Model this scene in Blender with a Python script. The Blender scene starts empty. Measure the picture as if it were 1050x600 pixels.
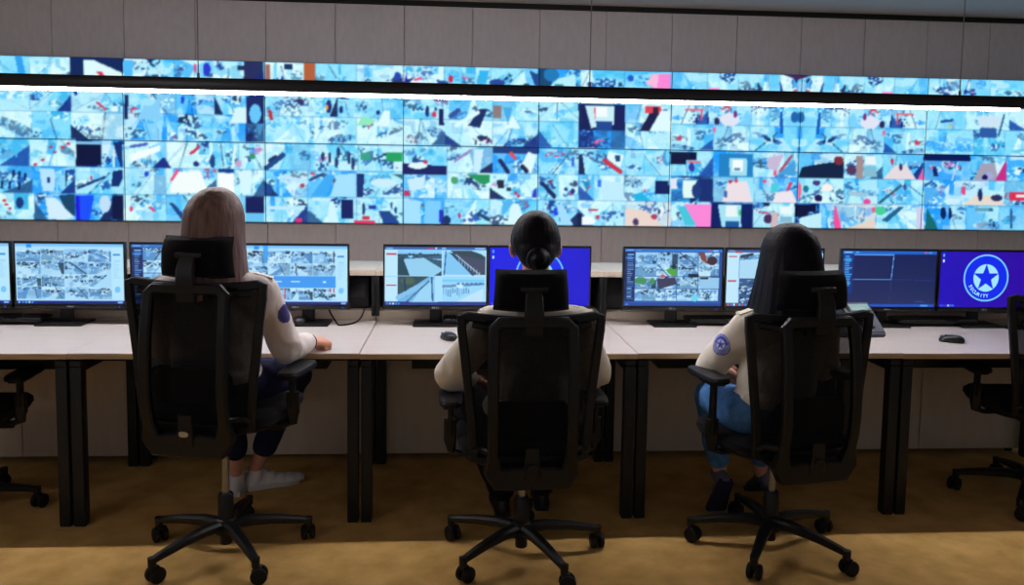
import bpy, bmesh, math, random
import numpy as np
from mathutils import Vector, Matrix, Quaternion, noise
from mathutils.bvhtree import BVHTree
PI = math.pi
SC = bpy.context.scene
COL = SC.collection
random.seed(7)

# ------------------------------------------------------------------ camera numbers
F_PX, CY_PX = 829.84, 250.0
YAW, PITCH, ROLL, CAM_Z = 0.070941, 0.079861, 0.0149355, 1.49429
def cam_axes():
    f = np.array([math.sin(YAW), math.cos(YAW), 0.0]); r = np.array([math.cos(YAW), -math.sin(YAW), 0.0]); d = np.array([0, 0, -1.0])
    f2 = math.cos(PITCH)*f + math.sin(PITCH)*d; d2 = math.cos(PITCH)*d - math.sin(PITCH)*f
    return math.cos(ROLL)*r - math.sin(ROLL)*d2, math.sin(ROLL)*r + math.cos(ROLL)*d2, f2
AX_R, AX_D, AX_F = cam_axes()
def wall_px(X, Y, Z):
    P = np.stack([X, np.full_like(X, Y), Z - CAM_Z], -1)
    w = P @ AX_F
    return 525 + F_PX*(P @ AX_R)/w, CY_PX + F_PX*(P @ AX_D)/w

# room numbers
DESK_Z, DESK_Y0, DESK_Y1 = 0.7455, 3.426, 4.222
SEAM0, PITCH_X = -1.600, 1.2
WALL_Y, PAN_W, PAN_H, PAN_X0, PAN_Z0 = 7.3206, 1.21, 0.7072, -2.8848, 1.0718
CEIL_Z = 3.06

# ------------------------------------------------------------------ materials
def lin(c):
    c = np.asarray(c, float)/255.0
    return np.where(c <= 0.04045, c/12.92, ((c+0.055)/1.055)**2.4)
def rgba(c): l = lin(c); return (float(l[0]), float(l[1]), float(l[2]), 1.0)
MATS = {}
def mat(name, col, rough=0.5, metal=0.0, spec=0.5, bump=None, vary=None, emit=0.0, sheen=0.0):
    m = bpy.data.materials.new(name); m.use_nodes = True
    nt = m.node_tree; b = nt.nodes['Principled BSDF']
    b.inputs['Base Color'].default_value = rgba(col); b.inputs['Roughness'].default_value = rough
    b.inputs['Metallic'].default_value = metal; b.inputs['Specular IOR Level'].default_value = spec
    if sheen: b.inputs['Sheen Weight'].default_value = sheen
    if emit: b.inputs['Emission Color'].default_value = rgba(col); b.inputs['Emission Strength'].default_value = emit
    tc = nt.nodes.new('ShaderNodeTexCoord')
    def noise_tex(scale, stretch):
        mp = nt.nodes.new('ShaderNodeMapping'); mp.inputs['Scale'].default_value = stretch
        nt.links.new(tc.outputs['Object'], mp.inputs['Vector'])
        n = nt.nodes.new('ShaderNodeTexNoise'); n.inputs['Scale'].default_value = scale; n.inputs['Detail'].default_value = 6
        nt.links.new(mp.outputs['Vector'], n.inputs['Vector']); return n
    if vary:
        col2, scale, stretch = vary
        n = noise_tex(scale, stretch); mx = nt.nodes.new('ShaderNodeMix'); mx.data_type = 'RGBA'
        mx.inputs[6].default_value = rgba(col); mx.inputs[7].default_value = rgba(col2)
        rp = nt.nodes.new('ShaderNodeValToRGB'); rp.color_ramp.elements[0].position = .35; rp.color_ramp.elements[1].position = .68
        nt.links.new(n.outputs['Fac'], rp.inputs[0]); nt.links.new(rp.outputs[0], mx.inputs[0]); nt.links.new(mx.outputs[2], b.inputs['Base Color'])
    if bump:
        scale, strength, stretch = bump
        n = noise_tex(scale, stretch); bp = nt.nodes.new('ShaderNodeBump'); bp.inputs['Strength'].default_value = strength; bp.inputs['Distance'].default_value = .01
        nt.links.new(n.outputs['Fac'], bp.inputs['Height']); nt.links.new(bp.outputs['Normal'], b.inputs['Normal'])
    MATS[name] = m; return m
ONE = (1, 1, 1)
M_CARPET = mat('carpet', (228, 187, 116), .95, spec=.1, vary=((200, 158, 90), 7, ONE), bump=(420, .5, ONE))
M_WALL = mat('wall_panel', (238, 231, 235), .55, spec=.3, vary=((231, 224, 228), 26, (1, 1, .35)))
M_WALLGAP = mat('wall_gap', (60, 55, 52), .9)
M_CEIL = mat('ceiling_paint', (205, 200, 205), .9, spec=.2)
M_CEILTRIM = mat('black_trim', (18, 18, 20), .6)  # black strip along the top of the back wall
M_DESK = mat('maple_laminate', (193, 186, 182), .36, spec=.35, vary=((186, 178, 173), 14, (.35, 4, 4)))
M_EDGE = mat('maple_edge', (196, 172, 138), .45, vary=((178, 152, 116), 10, (.5, 8, 8)))
M_CAB = mat('beige_laminate', (205, 190, 172), .33, spec=.5, vary=((198, 183, 165), 12, (2, 2, .5)))
M_LEG = mat('black_coat_and_shade', (17, 20, 23), .55, spec=.4, bump=(300, .08, ONE))  # desk frames and posts; also painted shade on the cabinets' inner boards
M_PLAST = mat('black_plastic', (9, 11, 14), .45, spec=.38, bump=(220, .06, ONE))
M_GLOSS = mat('satin_black', (20, 21, 24), .28, spec=.5)
M_FAB = mat('black_fabric', (8, 9, 15), .9, spec=.2, bump=(500, .4, ONE), sheen=.05)
M_CHROME = mat('chrome', (150, 150, 154), .25, metal=.8)
M_SILVER = mat('brushed_silver', (190, 192, 196), .35, metal=1.0)
M_GREYP = mat('grey_plastic', (74, 78, 90), .45)
M_KEY = mat('keycap', (34, 36, 42), .55)
M_MARK = mat('pale_marking', (190, 195, 205), .5)
M_SHIRT = mat('cream_cotton', (224, 216, 200), .85, spec=.2, bump=(60, .25, (1, 1, .5)), sheen=.1)
M_SHIRT1 = mat('white_cotton', (226, 216, 210), .85, spec=.2, bump=(60, .25, (1, 1, .5)), sheen=.1)
M_NAVY = mat('navy_trouser_cloth', (30, 30, 58), .9, spec=.15, bump=(90, .2, ONE))
M_BLACKT = mat('dark_trouser_cloth', (20, 21, 34), .9, spec=.15, bump=(90, .2, ONE))
M_JEANS = mat('blue_denim', (84, 134, 190), .9, spec=.15, vary=((64, 110, 168), 30, ONE), bump=(240, .35, ONE))
M_SKIN = mat('skin', (214, 158, 132), .55, spec=.35, vary=((204, 142, 118), 14, ONE))
M_HAIRB = mat('light_brown_hair', (132, 106, 100), .5, spec=.25, vary=((96, 74, 70), 70, (1, 1, .05)), bump=(110, .4, (1, 1, .04)))
M_HAIRK = mat('black_hair', (10, 9, 17), .55, spec=.14, vary=((17, 15, 25), 60, (1, 1, .06)), bump=(90, .3, (1, 1, .05)))
M_SHOEW = mat('white_leather', (214, 210, 208), .5, bump=(80, .1, ONE))
M_SHOEG = mat('grey_knit', (98, 98, 108), .9, bump=(160, .3, ONE))
M_SOLEN = mat('navy_rubber', (26, 30, 66), .7)
M_SOLEW = mat('white_rubber', (196, 192, 186), .6)
M_SHOEK = mat('black_leather', (20, 20, 26), .5)
M_EYE = mat('eye_white', (225, 222, 218), .25)
M_IRIS = mat('iris', (52, 36, 28), .2)
M_LIP = mat('lips', (176, 96, 92), .5)
M_LED = mat('blue_led', (40, 60, 255), .4, emit=1.2)
M_LCD = mat('pale_lcd', (120, 150, 150), .4, emit=.25)
M_CABLE = mat('cable_steel', (150, 150, 158), .4, metal=.8)
M_LAMP = mat('lamp_diffuser', (255, 249, 252), .5, emit=1.0)
M_RUBBER = mat('black_rubber', (11, 11, 13), .6, spec=.3)
M_STRAP = mat('dark_strap', (26, 24, 26), .6)

def screen_mat():
    m = bpy.data.materials.new('screen_picture'); m.use_nodes = True; nt = m.node_tree; b = nt.nodes['Principled BSDF']
    a = nt.nodes.new('ShaderNodeAttribute'); a.attribute_name = 'picture'
    b.inputs['Base Color'].default_value = (.01, .01, .012, 1); b.inputs['Roughness'].default_value = .45; b.inputs['Specular IOR Level'].default_value = .3
    nt.links.new(a.outputs['Color'], b.inputs['Emission Color']); b.inputs['Emission Strength'].default_value = 1.0
    return m
M_SCREEN = screen_mat()
def mesh_fabric():
    m = bpy.data.materials.new('mesh_fabric'); m.use_nodes = True; nt = m.node_tree; b = nt.nodes['Principled BSDF']
    b.inputs['Base Color'].default_value = rgba((15, 17, 20)); b.inputs['Roughness'].default_value = .8; b.inputs['Specular IOR Level'].default_value = .2
    t = nt.nodes.new('ShaderNodeBsdfTransparent'); mx = nt.nodes.new('ShaderNodeMixShader')
    tc = nt.nodes.new('ShaderNodeTexCoord'); n = nt.nodes.new('ShaderNodeTexNoise'); n.inputs['Scale'].default_value = 900
    rp = nt.nodes.new('ShaderNodeMapRange'); rp.inputs['From Min'].default_value = .3; rp.inputs['From Max'].default_value = .7
    rp.inputs['To Min'].default_value = .80; rp.inputs['To Max'].default_value = 1.0
    nt.links.new(tc.outputs['Object'], n.inputs['Vector']); nt.links.new(n.outputs['Fac'], rp.inputs['Value'])
    nt.links.new(rp.outputs['Result'], mx.inputs['Fac'])
    nt.links.new(t.outputs[0], mx.inputs[1]); nt.links.new(b.outputs[0], mx.inputs[2])
    nt.links.new(mx.outputs[0], nt.nodes['Material Output'].inputs['Surface']); return m
M_MESH = mesh_fabric()

# ------------------------------------------------------------------ mesh helpers
def V(*a): return Vector(a[0]) if len(a) == 1 else Vector(a)
def obj(name, bm, m, parent=None, smooth=True, loc=None):
    if isinstance(bm, bmesh.types.BMesh):
        me = bpy.data.meshes.new(name); bmesh.ops.recalc_face_normals(bm, faces=bm.faces); bm.to_mesh(me); bm.free()
    else: me = bm
    me.materials.clear()
    for x in (m if isinstance(m, (list, tuple)) else [m]): me.materials.append(x)
    if smooth and len(me.polygons):
        me.polygons.foreach_set('use_smooth', [True]*len(me.polygons))
        try: me.set_sharp_from_angle(angle=math.radians(38))
        except Exception: pass
    o = bpy.data.objects.new(name, me); COL.objects.link(o)
    if parent is not None: o.parent = parent
    if loc is not None: o.location = loc
    return o
def tag(o, label, cat, group=None):
    o['label'] = label; o['category'] = cat
    if group: o['group'] = group
    return o
def thing(name, label, cat, loc=(0, 0, 0), rz=0.0, group=None):
    o = bpy.data.objects.new(name, None); o.empty_display_size = .1; COL.objects.link(o)
    o.location = loc; o.rotation_euler = (0, 0, rz); return tag(o, label, cat, group)
def struct(name, bm, m, smooth=False):
    o = obj(name, bm, m, None, smooth); o['kind'] = 'structure'; return o
def dup(root, loc=None, rz=None, label=None):
    r = root.copy(); COL.objects.link(r)
    if loc is not None: r.location = loc
    if rz is not None: r.rotation_euler = (0, 0, rz)
    if label: r['label'] = label
    for ch in list(root.children):
        c = ch.copy(); COL.objects.link(c); c.parent = r
        for g in list(ch.children):
            d = g.copy(); COL.objects.link(d); d.parent = c
    return r
def BM(): return bmesh.new()
def box(bm, c, s, bev=0.0, rot=None, seg=2, mi=0):
    g = bmesh.ops.create_cube(bm, size=1.0); vs = g['verts']
    for v in vs: v.co = Vector((v.co.x*s[0], v.co.y*s[1], v.co.z*s[2]))
    fs = list({f for v in vs for f in v.link_faces})
    if bev > 0:
        es = list({e for v in vs for e in v.link_edges})
        r = bmesh.ops.bevel(bm, geom=es, offset=bev, segments=seg, profile=.5, affect='EDGES')
        vs = list({v for f in r['faces'] for v in f.verts} | {v for v in vs if v.is_valid}); fs = list({f for v in vs for f in v.link_faces})
    for f in fs: f.material_index = mi
    for v in vs:
        p = v.co.copy()
        if rot is not None: p = rot @ p
        v.co = p + Vector(c)
    return vs
def ring_faces(bm, rings, close=True, cap=True, mi=0):
    n = len(rings[0])
    for a, b in zip(rings[:-1], rings[1:]):
        for i in range(n if close else n-1):
            j = (i+1) % n
            f = bm.faces.new((a[i], a[j], b[j], b[i])); f.material_index = mi
    if cap:
        for r in (rings[0], rings[-1]):
            try: bm.faces.new(r).material_index = mi
            except ValueError: pass
def frames(pts, up=Vector((0, 0, 1))):
    out = []
    for i, p in enumerate(pts):
        t = (pts[min(i+1, len(pts)-1)] - pts[max(i-1, 0)]).normalized()
        u = up if abs(t.dot(up)) < .98 else Vector((0, 1, 0))
        s = t.cross(u).normalized(); w = s.cross(t).normalized(); out.append((p, s, w))
    return out
def tube(bm, pts, rad, n=10, ry=None, up=Vector((0, 0, 1)), closed=False, mi=0):
    """sweep of an elliptical section; rad/ry can be lists"""
    pts = [Vector(p) for p in pts]
    if closed:
        fr = []
        for i, p in enumerate(pts):
            t = (pts[(i+1) % len(pts)] - pts[i-1]).normalized(); s = t.cross(up).normalized(); fr.append((p, s, s.cross(t).normalized()))
    else:
        fr = frames(pts, up); s0 = fr[0][1]; out = []
        for i, p in enumerate(pts):          # carry the section along without twisting it
            t = (pts[min(i+1, len(pts)-1)] - pts[max(i-1, 0)]).normalized(); s0 = (s0 - t*s0.dot(t)).normalized(); out.append((p, s0, s0.cross(t)))
        fr = out
    rings = []
    for i, (p, s, w) in enumerate(fr):
        a = rad[i] if isinstance(rad, (list, tuple)) else rad
        b = (ry[i] if isinstance(ry, (list, tuple)) else ry) if ry is not None else a
        rings.append([bm.verts.new(p + s*(a*math.cos(2*PI*k/n)) + w*(b*math.sin(2*PI*k/n))) for k in range(n)])
    if closed: rings.append(rings[0])
    ring_faces(bm, rings, cap=not closed, mi=mi)
def bar(bm, pts, w, h, up=Vector((0, 0, 1)), closed=False, r=.25):
    """sweep of a rounded rectangle (w across, h along 'up')"""
    pts = [Vector(p) for p in pts]
    if closed:
        fr = []
        for i, p in enumerate(pts):
            t = (pts[(i+1) % len(pts)] - pts[i-1]).normalized(); s = t.cross(up).normalized(); fr.append((p, s, s.cross(t).normalized()))
    else: fr = frames(pts, up)
    rings = []
    for i, (p, s, wv) in enumerate(fr):
        a = (w[i] if isinstance(w, (list, tuple)) else w)/2; b = (h[i] if isinstance(h, (list, tuple)) else h)/2; c = min(a, b)*r*2
        sec = [(a, b-c), (a-c, b), (-a+c, b), (-a, b-c), (-a, -b+c), (-a+c, -b), (a-c, -b), (a, -b+c)]
        rings.append([bm.verts.new(p + s*x + wv*y) for x, y in sec])
    if closed: rings.append(rings[0])
    ring_faces(bm, rings, cap=not closed)
def cyl(bm, p0, p1, r0, r1=None, n=16, mi=0): tube(bm, [p0, p1], [r0, r1 if r1 is not None else r0], n, mi=mi)
def lathe(bm, prof, c=(0, 0, 0), n=24, axis=None):
    rings = []
    q = Vector((0, 0, 1)).rotation_difference(Vector(axis)) if axis is not None else None
    for r, z in prof:
        ring = []
        for k in range(n):
            p = Vector((max(r, 1e-4)*math.cos(2*PI*k/n), max(r, 1e-4)*math.sin(2*PI*k/n), z))
            if q: p = q @ p
            ring.append(bm.verts.new(p + Vector(c)))
        rings.append(ring)
    ring_faces(bm, rings)
def ell(bm, c, r, rot=None, u=16, v=10):
    g = bmesh.ops.create_uvsphere(bm, u_segments=u, v_segments=v, radius=1.0)
    for x in g['verts']:
        p = Vector((x.co.x*r[0], x.co.y*r[1], x.co.z*r[2]))
        x.co = (rot @ p if rot is not None else p) + Vector(c)
def capsule(bm, p0, r0, p1, r1, n=12):
    p0, p1 = Vector(p0), Vector(p1); d = (p1-p0)
    if d.length < 1e-5: d = Vector((0, 0, 1e-4))
    t = d.normalized(); pts, rr = [], []
    for k in range(5):
        a = PI/2*(k/4); pts.append(p0 - t*r0*math.cos(a)); rr.append(max(r0*math.sin(a), 1e-4))
    for k in range(5):
        a = PI/2*(k/4); pts.append(p1 + t*r1*math.sin(a)); rr.append(max(r1*math.cos(a), 1e-4))
    up = Vector((0, 0, 1)) if abs(t.z) < .9 else Vector((0, 1, 0))
    s = t.cross(up).normalized(); w = s.cross(t)
    rings = [[bm.verts.new(p + s*(r*math.cos(2*PI*k/n)) + w*(r*math.sin(2*PI*k/n))) for k in range(n)] for p, r in zip(pts, rr)]
    ring_faces(bm, rings)
def chain(bm, pts, rad, n=12):
    for i in range(len(pts)-1): capsule(bm, pts[i], rad[i], pts[i+1], rad[i+1], n)
def loft(bm, rings_def, n=28, p=2.0):
    """rings_def: (center, rx, ry[, tilt matrix]); superellipse exponent p"""
    rings = []
    for d in rings_def:
        c, rx, ry = Vector(d[0]), d[1], d[2]; R = d[3] if len(d) > 3 else None; ring = []
        for k in range(n):
            a = 2*PI*k/n; ca, sa = math.cos(a), math.sin(a)
            q = Vector((rx*math.copysign(abs(ca)**(2/p), ca), ry*math.copysign(abs(sa)**(2/p), sa), 0))
            ring.append(bm.verts.new((R @ q if R is not None else q) + c))
        rings.append(ring)
    ring_faces(bm, rings)
def skin_over(bm, voxel, smooth=4, factor=.5):
    """one continuous closed surface around everything in bm"""
    bmesh.ops.recalc_face_normals(bm, faces=bm.faces)
    me = bpy.data.meshes.new('tmp'); bm.to_mesh(me); bm.free()
    o = bpy.data.objects.new('tmp', me); COL.objects.link(o)
    r = o.modifiers.new('r', 'REMESH'); r.mode = 'VOXEL'; r.voxel_size = voxel; r.use_smooth_shade = True
    if smooth: s = o.modifiers.new('s', 'SMOOTH'); s.iterations = smooth; s.factor = factor
    dg = bpy.context.evaluated_depsgraph_get(); dg.update()
    out = bpy.data.meshes.new_from_object(o.evaluated_get(dg), depsgraph=dg)
    bpy.data.objects.remove(o); bpy.data.meshes.remove(me); return out
def displace(me, fn):
    me.update(); ns = [v.normal.copy() for v in me.vertices]
    for v, n in zip(me.vertices, ns): v.co = v.co + n*fn(v.co, n)
    me.update()
def picture(name, arr, w, h, parent, loc=(0, 0, 0), depth=None):
    """flat upright screen mesh (x across, z up, facing -y) that carries arr (rows from the top, sRGB 0..255) as its picture"""
    H, W = arr.shape[:2]
    xs = np.linspace(-w/2, w/2, W); zs = np.linspace(h/2, -h/2, H)
    X, Z = np.meshgrid(xs, zs); co = np.stack([X, np.zeros_like(X), Z], -1).reshape(-1, 3)
    idx = np.arange(H*W).reshape(H, W)
    q = np.stack([idx[1:, :-1], idx[1:, 1:], idx[:-1, 1:], idx[:-1, :-1]], -1).reshape(-1, 4)
    me = bpy.data.meshes.new(name); me.vertices.add(len(co)); me.vertices.foreach_set('co', co.ravel())
    me.loops.add(q.size); me.loops.foreach_set('vertex_index', q.ravel().astype(np.int32))
    me.polygons.add(len(q)); me.polygons.foreach_set('loop_start', np.arange(0, q.size, 4, dtype=np.int32))
    try: me.polygons.foreach_set('loop_total', np.full(len(q), 4, np.int32))
    except Exception: pass
    me.update(calc_edges=True)
    at = me.color_attributes.new('picture', 'FLOAT_COLOR', 'POINT')
    c = np.ones((H*W, 4)); c[:, :3] = lin(np.clip(arr, 0, 255)).reshape(-1, 3); at.data.foreach_set('color', c.ravel().astype(np.float32))
    me.materials.append(M_SCREEN)
    o = bpy.data.objects.new(name, me); COL.objects.link(o); o.parent = parent; o.location = loc
    return o
def letters(text, size, fn, ext=.0004):
    """glyph meshes placed by fn(i, glyph_x) -> Matrix, joined into one bmesh"""
    bm = BM(); x = 0.0
    for i, ch in enumerate(text):
        cu = bpy.data.curves.new('t', 'FONT'); cu.body = ch; cu.size = size; cu.extrude = ext; cu.align_x = 'CENTER'; cu.resolution_u = 3
        o = bpy.data.objects.new('t', cu); COL.objects.link(o)
        dg = bpy.context.evaluated_depsgraph_get(); dg.update()
        me = bpy.data.meshes.new_from_object(o.evaluated_get(dg)); me.transform(fn(i, len(text))); bm.from_mesh(me)
        bpy.data.objects.remove(o); bpy.data.curves.remove(cu); bpy.data.meshes.remove(me)
    return bm

# ------------------------------------------------------------------ picture painting (numpy)
class Pic:
    def __init__(s, PX, PY): s.x, s.y = PX, PY; s.a = np.zeros(PX.shape + (3,)); s.a[:] = (10, 20, 50)
    def put(s, m, c, al=1.0): s.a[m] = s.a[m]*(1-al) + np.array(c)*al
    def soft(s, w, c, al=1.0): w = (np.clip(w, 0, 1)*al)[..., None]; s.a[:] = s.a*(1-w) + np.array(c)*w
    def rect(s, x0, y0, x1, y1, c, al=1.0): s.put((s.x >= x0) & (s.x < x1) & (s.y >= y0) & (s.y < y1), c, al)
    def poly(s, pts, c, al=1.0):
        m = np.zeros(s.x.shape, bool); n = len(pts)
        for i in range(n):
            (x1, y1), (x2, y2) = pts[i], pts[(i+1) % n]
            if y1 == y2: continue
            m ^= ((y1 > s.y) != (y2 > s.y)) & (s.x < (x2-x1)*(s.y-y1)/(y2-y1) + x1)
        s.put(m, c, al)
    def oval(s, cx, cy, rx, ry, c, al=1.0): s.put(((s.x-cx)/rx)**2 + ((s.y-cy)/ry)**2 < 1, c, al)
    def line(s, x0, y0, x1, y1, w, c, al=1.0):
        dx, dy = x1-x0, y1-y0; L = math.hypot(dx, dy) or 1
        t = np.clip(((s.x-x0)*dx + (s.y-y0)*dy)/L**2, 0, 1)
        s.put((s.x-x0-t*dx)**2 + (s.y-y0-t*dy)**2 < w*w, c, al)
TONE = {'W': (196, 248, 255), 'C': (112, 214, 255), 'B': (34, 150, 255), 'D': (10, 30, 96), 'T': (206, 214, 226), 'P': (186, 224, 255)}
def field(X, Y, cell, seed):
    """smooth random field in 0..1"""
    g = np.random.default_rng(seed).random((400, 900)); u, v = (X-X.min())/cell, (Y-Y.min())/cell*1.15
    i, j = np.floor(v).astype(int), np.floor(u).astype(int); fv, fu = v-i, u-j; fv = fv*fv*(3-2*fv); fu = fu*fu*(3-2*fu)
    return (g[i, j]*(1-fu)+g[i, j+1]*fu)*(1-fv) + (g[i+1, j]*(1-fu)+g[i+1, j+1]*fu)*fv
def feed(P, rng, x0, y0, x1, y1, tone):
    """one camera picture: floor, walls in perspective, clutter; drawn inside its own window"""
    sub = Pic.__new__(Pic); rows = np.any((P.y >= y0-3) & (P.y < y1+3) & (P.x >= x0) & (P.x < x1), 1); cols = np.any((P.x >= x0) & (P.x < x1), 0)
    ri, ci = np.where(rows)[0], np.where(cols)[0]
    if not len(ri) or not len(ci): return
    sl = (slice(ri[0], ri[-1]+1), slice(ci[0], ci[-1]+1))
    sub.x, sub.y, sub.a = P.x[sl], P.y[sl], P.a[sl].copy(); w, h = x1-x0, y1-y0
    X = lambda u: x0+u*w
    Yv = lambda v: y0+v*h
    base = np.array(TONE[tone]); R = rng.uniform
    sub.rect(x0-9, y0-9, x1+9, y1+9, base)
    g = ((sub.y-y0)/h-.5)[..., None]; sub.a += g*R(-50, 60)*np.array([1.3, .5, .0])
    vx, vy = R(.25, .75), R(-.2, .3)
    pal_l = [(222, 254, 255), (176, 242, 255), (126, 222, 255), (166, 234, 255)]; pal_m = [(60, 176, 255), (30, 144, 250), (90, 196, 255), (96, 168, 226), (44, 170, 236)]
    pal_d = [(16, 44, 130), (26, 76, 170), (12, 30, 84), (36, 84, 140)]; pick = lambda p: p[rng.integers(len(p))]
    if tone == 'D': pal_l = pal_m; pal_m = pal_d
    for side in (0, 1):
        if R() < .75:
            e = R(.1, .45); xx = 0 if side == 0 else 1; s = 1 if side == 0 else -1
            sub.poly([(X(xx), Yv(-.1)), (X(vx), Yv(vy)), (X(xx+s*e), Yv(1.1)), (X(xx), Yv(1.1))], pick(pal_l if R() < .68 else pal_m), R(.4, .9))
    if R() < .55: a = R(0, 1); sub.poly([(X(vx), Yv(vy)), (X(a), Yv(1.1)), (X(a+R(.15, .5)), Yv(1.1))], pick(pal_l), .9)
    if R() < .45: a = R(.1, .8); sub.rect(X(a), Yv(0), X(a+R(.05, .22)), Yv(R(.25, .6)), pick(pal_m), .9)
    if R() < .35: a = R(.05, .8); sub.rect(X(a), Yv(R(0, .5)), X(a+R(.03, .08)), Yv(1), pick(pal_l), .9)
    for _ in range(int(R(1, 4))): sub.line(X(vx), Yv(vy), X(R(-.2, 1.2)), Yv(1.1), R(.25, .6), pick(pal_m+pal_d), R(.4, .9))
    n1, n2 = P.n1[sl], P.n2[sl]
    sub.put(n2 > .66, pick(pal_l), R(.2, .6)); sub.put(n2 < .30, pick(pal_m), R(.15, .5))
    for _ in range(int(R(2, 4.6))):
        cx, cy, an = X(R(.05, .95)), Yv(R(.05, .9)), R(-.5, .5); ca, sa = math.cos(an), math.sin(an)
        du = (sub.x-cx)*ca + (sub.y-cy)*sa; dv = (sub.y-cy)*ca - (sub.x-cx)*sa; f = 1 - (du/(w*R(.12, .4)))**2 - (dv/(h*R(.09, .26)))**2
        q = n1 + .22*np.clip(f, -1, 1)
        fm = np.clip(f*4, 0, 1); sub.soft(fm*(q-R(.52, .64))/.16, pick(pal_d if R() < .7 else pal_m), R(.5, .95)); sub.soft(fm*(R(.34, .46)-n1)/.14, pick(pal_l if R() < .75 else pal_m), .9)
        if R() < .12: sub.soft((f > .4)*(P.n3[sl]-.62)/.1, (206, 40, 80) if R() < .7 else (240, 90, 160), .85)
    if R() < .22: a = R(0, 1) < .5; sub.poly([(X(0 if a else 1), Yv(1)), (X(.35 if a else .65), Yv(1)), (X(0 if a else 1), Yv(R(.2, .6)))], pick(pal_d), .95)
    if R() < .3:
        for k in range(8): sub.rect(X(.1+.045*k), Yv(.05), X(.1+.045*k+.03), Yv(.11), (235, 250, 255), .8)
    sub.a += rng.normal(0, 7, sub.a.shape[:2])[..., None]
    inside = (sub.x >= x0) & (sub.x < x1) & (sub.y >= y0) & (sub.y < y1)
    P.a[sl][inside] = sub.a[inside]
    edge = inside & ((sub.x < x0+.55) | (sub.y < y0+.45)); P.a[sl][edge] = P.a[sl][edge]*.6 + np.array((20, 90, 170))*.4

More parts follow.
